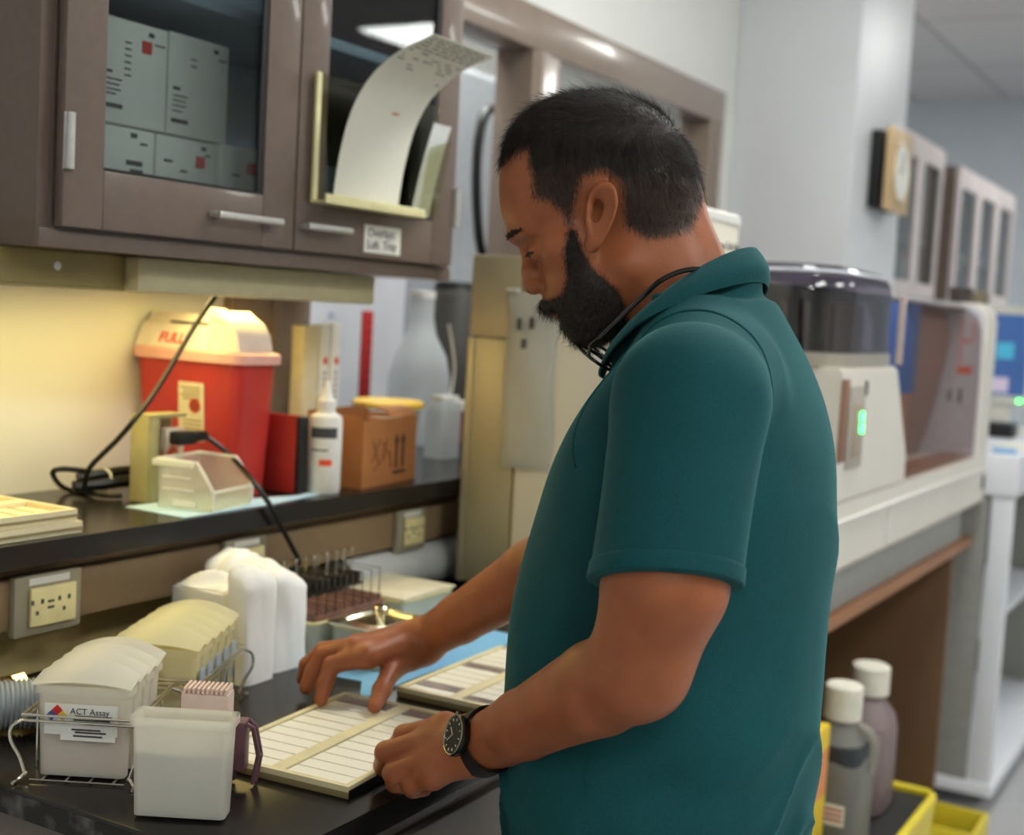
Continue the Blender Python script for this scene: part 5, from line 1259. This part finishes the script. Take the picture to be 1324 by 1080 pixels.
# skin material: warm tan with freckle noise, redder at hands and nose by broad noise only
M_skin = mat('tan_skin', (160, 93, 58), .42, 0, .12, 22, .12, 260, sss=.12, spec=.4)
bV, bF = surface_nets(body_sdf, (.98, .33, .84), (1.64, 1.16, 1.70), .0023)
bV = relax(bV, bF, 1, .35)
wE = np.clip(1.25-np.linalg.norm(bV-np.array(EL, F4), axis=1)/.125, 0, 1).astype(F4)
for _ in range(14):
    q = relax(bV, bF, 5, .5); bV = bV+(q-bV)*wE[:, None]
bV = bV+vnormals(bV, bF)*(wE*.0012)[:, None]
body = np_mesh('body', bV, bF, M_skin, person)
def shirt_mat():
    m = bpy.data.materials.new('teal_pique'); m.use_nodes = True
    nt = m.node_tree; N = nt.nodes; L = nt.links; b = N['Principled BSDF']
    tc = N.new('ShaderNodeTexCoord')
    n1 = N.new('ShaderNodeTexNoise'); n1.inputs['Scale'].default_value = 420; n1.inputs['Detail'].default_value = 2
    n2 = N.new('ShaderNodeTexNoise'); n2.inputs['Scale'].default_value = 9
    L.new(tc.outputs['Object'], n1.inputs['Vector']); L.new(tc.outputs['Object'], n2.inputs['Vector'])
    mx = N.new('ShaderNodeMath'); mx.operation = 'MULTIPLY_ADD'; mx.inputs[1].default_value = .45; mx.inputs[2].default_value = 0
    L.new(n1.outputs['Fac'], mx.inputs[0])
    ad = N.new('ShaderNodeMath'); ad.operation = 'MULTIPLY_ADD'; ad.inputs[1].default_value = .4
    L.new(n2.outputs['Fac'], ad.inputs[0]); L.new(mx.outputs[0], ad.inputs[2])
    cr = N.new('ShaderNodeValToRGB'); cr.color_ramp.elements[0].position = .3; cr.color_ramp.elements[1].position = .7
    cr.color_ramp.elements[0].color = srgb(10, 66, 71); cr.color_ramp.elements[1].color = srgb(20, 84, 88)
    L.new(ad.outputs[0], cr.inputs[0]); L.new(cr.outputs[0], b.inputs['Base Color'])
    b.inputs['Roughness'].default_value = .85; b.inputs['Specular IOR Level'].default_value = .25
    b.inputs['Sheen Weight'].default_value = .25; b.inputs['Sheen Roughness'].default_value = .4; b.inputs['Sheen Tint'].default_value = srgb(120, 190, 190)
    wv = N.new('ShaderNodeTexVoronoi'); wv.inputs['Scale'].default_value = 700; L.new(tc.outputs['Object'], wv.inputs['Vector'])
    bp = N.new('ShaderNodeBump'); bp.inputs['Strength'].default_value = .25; bp.inputs['Distance'].default_value = .0006
    L.new(wv.outputs['Distance'], bp.inputs['Height']); L.new(bp.outputs[0], b.inputs['Normal'])
    return m
M_shirt = shirt_mat()
sV, sF = surface_nets(shirt_sdf, (.96, .32, .69), (1.66, .85, 1.57), .0036, True, 8, .02)
sV = relax(sV, sF, 2, .5)
shirt = np_mesh('polo_shirt', sV, sF, M_shirt, person)
# cuff band of the near sleeve
def cuff(P):
    e1, e2 = sleeves(P, .0016)
    h = (P-hemc)@HN
    d = np.maximum(e1, np.abs(h-.009)-.0085)
    i1, i2 = sleeves(P, -.006)
    return np.maximum(d, -i1)
cV, cF = surface_nets(cuff, (.98, .36, 1.12), (1.22, .60, 1.30), .0022, False)
np_mesh('sleeve_cuff', relax(cV, cF, 1, .4), cF, M_shirt, shirt)
def project(pts, sdf, it=12):
    P = np.array(pts, F4)
    for _ in range(it):
        d = sdf(P); g = np.stack([sdf(P+V3(*[.002 if i == a else 0 for i in range(3)]))-d for a in range(3)], 1)
        g /= np.maximum(np.linalg.norm(g, axis=1), 1e-9)[:, None]; P = P-(g*d[:, None]*.7).astype(F4)
    return P
th_ = np.linspace(-.62*PI, .66*PI, 60)
ring = [(1.215+.02*math.cos(t), .485+.115*math.sin(t), 1.345+.115*math.cos(t)) for t in th_]
seam = project(ring, shirt_solid)
finish('shoulder_seam', MB().tube([tuple(float(v) for v in p) for p in seam], .0015, 6), M_shirt, shirt)
hemring = []
# collar: stand plus folded leaf, open at the front
def collar(u, v):
    t = (-.955+1.91*u)*PI
    c, sn = math.cos(t), math.sin(t)
    top = Vector((1.348-.073*sn, .560-.064*c, 1.478+.050*c)); bot = Vector((1.348-.114*sn*(1-.25*max(0, -c)), .572-.084*c, 1.441+.053*c-.010*max(0, -c)))
    inn_ = Vector((1.348-.068*sn, .561-.060*c, 1.448+.050*c))
    if v < .55:
        q = v/.55; p = bot.lerp(top, q); out = Vector((-sn, -c, 0))
        return tuple(p+out*(.006*math.sin(PI*q)))
    q = (v-.55)/.45
    p = top.lerp(inn_, q); return tuple(p+Vector((0, 0, .003*math.sin(PI*min(1, q*2.2)))) )
finish('collar', MB().grid(collar, 80, 18, .0022), M_shirt, shirt, smooth=60)
def front_y(x, z):
    P = np.zeros((120, 3), F4); P[:, 0] = x; P[:, 1] = np.linspace(.85, .5, 120); P[:, 2] = z
    d = shirt_solid(P); i = int(np.argmax(d < 0)); return float(P[i, 1])
pk = MB()
zz = np.linspace(1.405, 1.24, 18)
py_ = {}
for q in range(18):
    for j in range(5): py_[(q, j)] = front_y(1.334+.008*j, zz[q])
def plk(u, v):
    q = min(17, int(round(u*17))); j = min(4, int(round(v*4))); return (1.334+.008*j, py_[(q, j)]+.0022, zz[q])
finish('placket', pk.grid(plk, 17, 4, .0015), M_shirt, shirt)
bt_ = MB()
for z in (1.388, 1.325): bt_.lathe([(.0005, 0), (.0055, 0), (.0055, .0022), (.0005, .0026)], (1.350, front_y(1.350, z)+.0045, z), 16, 'Y')
finish('button', bt_, mat('shirt_button', (150, 150, 140), .3), shirt)

# trousers and shoes (below the frame)
def legs(P):
    d = s_ell(P, (XM, .555, .82), (.178, .150, .15))
    for s in (-1, 1):
        d = smin(d, s_cone(P, (XM+.085*s, .555, .80), (XM+.095*s, .56, .46), .098, .074), .04)
        d = smin(d, s_cone(P, (XM+.095*s, .56, .46), (XM+.10*s, .545, .09), .074, .056), .03)
    return np.maximum(d, np.maximum(.055-P[:, 2], P[:, 2]-.86))
tV, tF = surface_nets(legs, (1.12, .38, .04), (1.58, .74, .88), .007, False)
np_mesh('trousers', relax(tV, tF, 1, .4), tF, mat('navy_trousers', (38, 42, 54), .8, 0, .1, 60, .1, 300), person)
for s in (-1, 1):
    sh2 = MB(); x = XM+.105*s
    lv = []
    rloft(sh2, [(x-.045, x+.045, .47, .745, .0), (x-.046, x+.046, .468, .75, .02), (x-.044, x+.044, .47, .74, .045), (x-.040, x+.040, .475, .66, .075), (x-.038, x+.038, .48, .60, .10)], .042, True, True, 6)
    finish('shoe', sh2, mat('black_shoe', (26, 25, 25), .45), person)

# ---- hair and beard: shells lifted off the skin plus single strands
hq = (bV-HC)@HM
def inpoly(poly, u, v):
    poly = np.array(poly); c = np.zeros(len(u), bool); dist = np.full(len(u), 9., F4); n = len(poly)
    for i in range(n):
        x1, y1 = poly[i]; x2, y2 = poly[(i+1) % n]
        m = ((y1 > v) != (y2 > v)) & (u < (x2-x1)*(v-y1)/((y2-y1) if abs(y2-y1) > 1e-9 else 1e-9)+x1)
        c ^= m
        ex, ey = x2-x1, y2-y1; t = np.clip(((u-x1)*ex+(v-y1)*ey)/(ex*ex+ey*ey), 0, 1)
        dist = np.minimum(dist, np.hypot(u-x1-t*ex, v-y1-t*ey))
    return c, dist
HAIR = [(0.1162, 0.0274), (0.0996, 0.0333), (0.0825, 0.0458), (0.0767, 0.0177), (0.0727, -0.0073), (0.0529, -0.0121), (0.0405, -0.0224), (0.0336, -0.0389), (0.0257, -0.0435), (0.0241, -0.0132), (0.0167, 0.0173), (-0.0024, 0.0233), (-0.0173, 0.0123), (-0.0242, -0.0308), (-0.0487, -0.0446), (-0.0754, -0.0415), (-0.1, -0.0319), (-0.1142, 0.0056), (-0.1064, 0.098), (-0.0534, 0.1449), (0.0388, 0.149), (0.1199, 0.0956)]
BEARD = [(0.034, -0.0322), (0.0375, -0.0593), (0.0326, -0.0843), (0.036, -0.0997), (0.0476, -0.1055), (0.0603, -0.1061), (0.0658, -0.1149), (0.0524, -0.1244), (0.0379, -0.1244), (0.0335, -0.142), (0.0273, -0.1604), (-0.0222, -0.1627), (-0.0397, -0.1447), (-0.0378, -0.1143), (-0.0265, -0.0946), (-0.013, -0.0819), (0.0021, -0.0709), (0.0124, -0.0546), (0.0213, -0.0315)]
inn = hq[:, 2] > -.19
ch, dh = inpoly(HAIR, hq[:, 0], hq[:, 2]); ch &= inn & (np.abs(hq[:, 1]) < .0815)
# forehead hairline: at the front of the head the line runs straight across
cbd, db = inpoly(BEARD, hq[:, 0], hq[:, 2])
bN = vnormals(bV, bF)
cheek = (np.abs(hq[:, 1]) < .075)
cbd &= inn & cheek & ~((hq[:, 0] > (0.0366, -0.1184)[0]) & (hq[:, 2] < (0.0367, -0.1167)[1]) & (hq[:, 2] > (0.0356, -0.1353)[1]) & (np.abs(hq[:, 1]) < .016))
sd = np.maximum(np.where(ch, dh, -dh), np.where(cbd, db, -db)); near_h = inn & (np.abs(hq[:, 1]) < .0815)
stub = np.where(near_h, np.clip(.38+sd/.016, 0, 1), 0).astype(F4)
at_s = body.data.attributes.new('stubble', 'FLOAT', 'POINT'); at_s.data.foreach_set('value', stub[:len(body.data.vertices)])
ntk = M_skin.node_tree; bs = ntk.nodes['Principled BSDF']; lk = bs.inputs['Base Color'].links[0].from_socket
an = ntk.nodes.new('ShaderNodeAttribute'); an.attribute_name = 'stubble'
tcs = ntk.nodes.new('ShaderNodeTexCoord'); mps = ntk.nodes.new('ShaderNodeMapping'); mps.inputs['Scale'].default_value = (1, 1, .3); ntk.links.new(tcs.outputs['Object'], mps.inputs[0])
nn = ntk.nodes.new('ShaderNodeTexNoise'); nn.inputs['Scale'].default_value = 500; ntk.links.new(mps.outputs[0], nn.inputs['Vector'])
m1 = ntk.nodes.new('ShaderNodeMath'); m1.operation = 'MULTIPLY_ADD'; m1.inputs[1].default_value = .9; m1.inputs[2].default_value = -.45; ntk.links.new(nn.outputs['Fac'], m1.inputs[0])
m2 = ntk.nodes.new('ShaderNodeMath'); m2.operation = 'ADD'; ntk.links.new(an.outputs['Fac'], m2.inputs[0]); ntk.links.new(m1.outputs[0], m2.inputs[1])
m3 = ntk.nodes.new('ShaderNodeMapRange'); m3.inputs['From Min'].default_value = .35; m3.inputs['From Max'].default_value = .9; ntk.links.new(m2.outputs[0], m3.inputs['Value'])
mxs = ntk.nodes.new('ShaderNodeMixRGB'); mxs.inputs[2].default_value = srgb(58, 40, 31); ntk.links.new(m3.outputs[0], mxs.inputs[0]); ntk.links.new(lk, mxs.inputs[1]); ntk.links.new(mxs.outputs[0], bs.inputs['Base Color'])
M_hair = mat('black_hair', (26, 20, 18), .55, 0, .35, 160, .5, 420, stretch=(1, 1, .25), spec=.35, rgb2=(52, 38, 30))
M_beard = mat('black_beard', (26, 21, 19), .6, 0, .35, 200, .6, 380, spec=.3, rgb2=(60, 50, 44), sharp=(.35, .8))
def shell(name, region, thick, m, parent):
    f = region[bF].all(1); F_ = bF[f]; ids = np.unique(F_); mp = np.full(len(bV), -1); mp[ids] = np.arange(len(ids))
    V = bV[ids]+bN[ids]*thick[ids][:, None]
    return np_mesh(name, V.astype(F4), mp[F_], m, parent), ids
th_h = np.clip(dh/.016, 0, 1)*(.0004+.0040*np.clip((hq[:, 2]-.03)/.06, 0, 1)); th_h = th_h+.0003
hair, _ = shell('hair', ch & (dh > .006) & (hq[:, 2] > .030+.010*np.sin(hq[:, 0]*60)), th_h, M_hair, person)
th_b = np.clip(db/.012, 0, 1)*(.0012+.0068*np.clip((-.06-hq[:, 2])/.07, 0, 1))+.0003
th_b = np.where((hq[:, 0] > (0.0383, -0.1185)[0]), np.minimum(th_b, np.clip(db/.005, 0, 1)*.0055+.0004), th_b)
beard, _ = shell('beard', cbd & (db > .004), th_b, M_beard, person)
def strands(name, region, weight, n, length, flow, m, parent, thick, rad=.00011, jit=.35, seed=1, base=None):
    rng = np.random.default_rng(seed)
    f = np.where(region[bF].all(1))[0]; w = weight[bF[f]].mean(1); w = w/w.sum()
    pick = rng.choice(f, n, p=w); bar = rng.dirichlet((1, 1, 1, 1), n)
    P = (bV[bF[pick]]*bar[:, :, None]).sum(1); Nn = (bN[bF[pick]]*bar[:, :, None]).sum(1); Nn /= np.linalg.norm(Nn, axis=1)[:, None]
    tk = (thick[bF[pick]]*bar).sum(1)
    q = (P-HC)@HM; fl = flow(q)@HM.T
    fl = fl-Nn*(fl*Nn).sum(1)[:, None]; fl /= np.maximum(np.linalg.norm(fl, axis=1), 1e-6)[:, None]
    fl = fl+rng.normal(0, jit, fl.shape); 
    L_ = length*(.6+.6*rng.random(n))
    if base is not None: L_ = L_*base(q)
    pts = np.zeros((n, 4, 3), F4)
    for k in range(4):
        s = k/3
        pts[:, k] = P+Nn*(tk*.6*min(1, s*2)+L_*.30*s*(1-.45*s))[:, None]+fl*(L_*(s**1.2))[:, None]
    hc = bpy.data.hair_curves.new(name); hc.add_curves([4]*n)
    hc.position_data.foreach_set('vector', (pts.reshape(-1, 3)-np.array(ORG[parent.name], F4)).astype(F4).ravel())
    at_ = hc.attributes.get('radius') or hc.attributes.new('radius', 'FLOAT', 'POINT')
    at_.data.foreach_set('value', np.tile(np.array([1, .95, .75, .25], F4)*rad, n))
    hc.materials.append(m)
    o = bpy.data.objects.new(name, hc); COL.objects.link(o); o.parent = parent; ORG[o.name] = ORG[parent.name]
    return o
def flow_hair(q):
    top = np.clip((q[:, 2]-.05)/.04, 0, 1)[:, None]; back = np.clip((-.01-q[:, 0])/.05, 0, 1)[:, None]
    side = np.stack([-.25+0*q[:, 0], 0*q[:, 0], -1+0*q[:, 0]], 1); tp = np.stack([1+0*q[:, 0], .15*np.sign(q[:, 1]), -.1+0*q[:, 0]], 1)
    return tp*top*(1-.5*back)+side*(1-top)
M_strand = mat('hair_strand', (30, 23, 20), .45, 0, .3, 90, spec=.4)
M_bstrand = mat('beard_strand', (34, 28, 25), .5, 0, .5, 300, spec=.35, rgb2=(92, 80, 72), sharp=(.5, .8))
wh = (.15+np.clip(dh/.02, 0, 1))*(.35+.65*np.clip((hq[:, 2])/.06, 0, 1))
strands('hair_strands', ch, wh, 26000, .0125, flow_hair, M_strand, hair, th_h, .00013, .30, 3, lambda q: .45+.75*np.clip((q[:, 2]-.0)/.07, 0, 1))
wb = .12+np.clip(db/.012, 0, 1)
strands('beard_strands', cbd, wb, 15000, .0095, lambda q: np.stack([.25+0*q[:, 0], 0*q[:, 0], -1+0*q[:, 0]], 1), M_bstrand, beard, th_b, .00013, .45, 4, lambda q: .5+.7*np.clip((-.06-q[:, 2])/.06, 0, 1))
for s in (1, -1):
    BR = [(0.1023, -0.0408), (0.094, -0.0361), (0.0822, -0.0338), (0.0754, -0.0351), (0.082, -0.0389), (0.0902, -0.0435), (0.0986, -0.0465)]
    cbw, dbw = inpoly(BR, hq[:, 0], hq[:, 2]); cbw &= (hq[:, 1]*s > .006) & (hq[:, 1]*s < .052) & inn
    thw = np.clip(dbw/.003, 0, 1)*.0008+.0002
    eb, _ = shell('eyebrow', cbw, thw, M_hair, person)
    strands('eyebrow_strands', cbw, np.ones(len(bV)), 260, .005, lambda q: np.stack([-.5+0*q[:, 0], .8*np.sign(q[:, 1]), -.2+0*q[:, 0]], 1), M_strand, eb, thw, .00011, .3, 5)
    ec = (0.0614, -0.0563)
    ey = MB(); c0 = hp((ec[0]-.0042, ec[1]-.0004), .0305*s)
    bmesh.ops.create_uvsphere(ey.bm, u_segments=24, v_segments=14, radius=.0116, matrix=Matrix.Translation(c0))
    eo_ = finish('eye', ey, mat('eye_white', (206, 196, 186), .25), person)
    ls = MB()
    for k in range(16):
        a = -1.05+2.1*k/15
        p0 = Vector(hp((ec[0]+.0126*math.cos(a), ec[1]-.0035), .031*s+.0132*math.sin(a)))
        p1 = Vector(hp((ec[0]+.0165*math.cos(a*.9), ec[1]-.0085), .031*s+.0160*math.sin(a*1.05)))
        ls.tube([p0, p0.lerp(p1, .55)+Vector((0, 0, -.0012)), p1], [.00034, .00026, .0001], 5)
    ls.tube([hp((ec[0]+.0128*math.cos(a), ec[1]-.0034), .031*s+.0134*math.sin(a)) for a in np.linspace(-1.1, 1.1, 14)], .0006, 6)
    finish('eyelashes', ls, M_hair, person)

# ---- reading glasses hanging round the neck, with a rear band
gl_ = thing('reading_glasses', 'black framed reading glasses hanging round the neck of the man below his chin', 'glasses', (1.325, 0.662, 1.403))
nearT = [(1.320, .500, 1.492), (1.292, .515, 1.494), (1.284, 0.528, 1.502), (1.272, 0.544, 1.499), (1.262, 0.561, 1.489), (1.258, 0.576, 1.474), (1.262, 0.602, 1.451), (1.268, 0.626, 1.43), (1.274, 0.643, 1.417)]
M_gf = mat('glossy_black_frame', (22, 20, 18), .18, 0, .1, 30, coat=.5)
finish('temple', MB().tube(smooth(nearT, 6), [.0030]*43 if False else .0029, 8), M_gf, gl_)
farT = [(2*1.338-p[0]+.0, p[1]+.004, p[2]+.002) for p in nearT]
finish('temple', MB().tube(smooth(farT, 6), .0029, 8), M_gf, gl_)
lc = [np.array((1.298, 0.648, 1.403)), np.array((1.298, 0.648, 1.403))+np.array([.060, .016, .002])]
dirL = np.array((1.3, 0.668, 1.416))-np.array((1.3, 0.629, 1.391)); dirL /= np.linalg.norm(dirL)
latL = np.array([.97, .22, 0]); latL -= dirL*(latL@dirL); latL /= np.linalg.norm(latL)
for c in lc:
    pts = [tuple(c+dirL*.0225*math.sin(t)+latL*.023*math.cos(t)) for t in np.linspace(0, 2*PI, 41)]
    lf = finish('lens_frame', MB().tube(pts, .0019, 8), M_gf, gl_)
    g = MB(); vs = [g.bm.verts.new(p) for p in pts[:-1]]; g.bm.faces.new(vs)
    finish('lens', g, clearglass('lens_glass', (235, 238, 232), .1), lf)
br_ = (lc[0]+lc[1])/2
finish('bridge', MB().tube([tuple(lc[0]+latL*.023), tuple(br_+dirL*.004), tuple(lc[1]-latL*.023)], .0019, 8), M_gf, gl_)
finish('hinge', MB().tube([tuple(lc[0]-latL*.023), nearT[-1]], .0022, 8).tube([tuple(lc[1]+latL*.023), farT[-1]], .0022, 8), M_gf, gl_)

# ---- wrist watch
wd = np.array(WL)-np.array(EL); wd /= np.linalg.norm(wd)
wc = np.array(WL)-wd*.012
wn = np.array([-.92, .12, .50]); wn -= wd*(wn@wd); wn /= np.linalg.norm(wn); ws = np.cross(wd, wn)
Mw = Matrix(((ws[0], wd[0], wn[0], wc[0]), (ws[1], wd[1], wn[1], wc[1]), (ws[2], wd[2], wn[2], wc[2]), (0, 0, 0, 1)))
wt = thing('wrist_watch', 'black wrist watch with a dark round dial on the near wrist of the man', 'watch', tuple(wc))
RW = .0312
stp = MB().grid(lambda u, v: ((RW+.0012)*math.cos(2*PI*u)*1.04, -.0125+.025*v, (RW+.0012)*math.sin(2*PI*u)*.99), 48, 2, .0026)
finish('strap', stp.xf(Mw), mat('black_strap', (24, 22, 20), .5), wt)
cs_ = finish('case', MB().lathe([(.002, RW-.001), (.0205, RW-.001), (.0222, RW+.003), (.0222, RW+.007), (.0195, RW+.0095), (.0188, RW+.0088), (.002, RW+.0088)], (0, 0, 0), 40).xf(Mw), mat('dark_steel_case', (52, 50, 48), .25, .8), wt)
finish('dial', MB().lathe([(.0004, RW+.0090), (.0186, RW+.0090), (.0186, RW+.0094), (.0004, RW+.0094)], (0, 0, 0), 40).xf(Mw), mat('dark_dial', (40, 40, 36), .3), cs_)
mk = MB()
for k in range(12):
    a = 2*PI*k/12; mk.tube([(.0145*math.cos(a), .0145*math.sin(a), RW+.0098), (.0172*math.cos(a), .0172*math.sin(a), RW+.0098)], .0006, 5)
mk.tube([(0, 0, RW+.0102), (.009, .004, RW+.0102)], .0006, 5).tube([(0, 0, RW+.0102), (-.003, .0125, RW+.0102)], .0005, 5)
finish('marks', mk.xf(Mw), mat('pale_marks', (206, 204, 186), .4), cs_)
finish('bezel', MB().tube([(.0203*math.cos(t), .0203*math.sin(t), RW+.0092) for t in np.linspace(0, 2*PI, 49)], .0013, 8).xf(Mw), mat('bezel_steel', (150, 146, 130), .2, .9), cs_)
finish('crown', MB().tube([(.022, 0, RW+.005), (.0255, 0, RW+.005)], .0024, 12).xf(Mw), mat('bezel_steel', (150, 146, 130), .2, .9), cs_)
finish('buckle', MB().box(-.010, .010, -.0125, .0125, -RW-.0065, -RW-.0045, .001).xf(Mw), mat('dark_steel_case', (52, 50, 48), .25, .8), wt)

LIGHTS_MAIN = [(-1.4, -1.2), (1.0, -1.2), (2.7, .45), (3.4, -2.2), (7.1, -2.0), (2.9, 2.12), (4.6, 3.2), (6.2, 2.4), (7.0, .25)]  # extra back-room panels and the last one are unseen, added for brightness
CEIL_E = 18.5; LAMP_E = 11; FSTOP = 4.0; EXPO = 0

# ================================================================== light, camera, colour management
for p in LIGHTS_MAIN: ceiling_light(*p)
W_ = bpy.data.worlds.new('room_world'); SC.world = W_; W_.use_nodes = True
W_.node_tree.nodes['Background'].inputs[0].default_value = srgb(200, 210, 225); W_.node_tree.nodes['Background'].inputs[1].default_value = .05
M_tube.node_tree.nodes['Principled BSDF'].inputs['Emission Strength'].default_value = CEIL_E
M_lamp.node_tree.nodes['Principled BSDF'].inputs['Emission Strength'].default_value = LAMP_E
cam = bpy.data.cameras.new('camera'); co = bpy.data.objects.new('camera', cam); COL.objects.link(co)
yaw, pit, rol = R(30), R(4.62), R(3.18)
fwd = Vector((math.cos(yaw)*math.cos(pit), math.sin(yaw)*math.cos(pit), -math.sin(pit)))
rgt = Vector((math.sin(yaw), -math.cos(yaw), 0)); upv = rgt.cross(fwd)
c_, s_ = math.cos(rol), math.sin(rol)
r2 = rgt*c_+upv*s_; u2 = upv*c_-rgt*s_
Mc = Matrix((r2, u2, -fwd)).transposed().to_4x4(); Mc.translation = (0, 0, 1.45); co.matrix_world = Mc
cam.sensor_width = 36; cam.sensor_fit = 'HORIZONTAL'; cam.lens = 1720/1324*36
cam.clip_start = .05; cam.clip_end = 60
cam.dof.use_dof = True; cam.dof.focus_distance = 1.36; cam.dof.aperture_fstop = FSTOP
SC.camera = co
vs_ = SC.view_settings; vs_.view_transform = 'Standard'; vs_.look = 'None'; vs_.exposure = EXPO; vs_.gamma = 1; vs_.use_curve_mapping = False
SC.cycles.use_denoising = True
SC.cycles.max_bounces = 10; SC.cycles.transparent_max_bounces = 24; SC.cycles.sample_clamp_indirect = 6
SC.cycles.caustics_reflective = False; SC.cycles.caustics_refractive = False
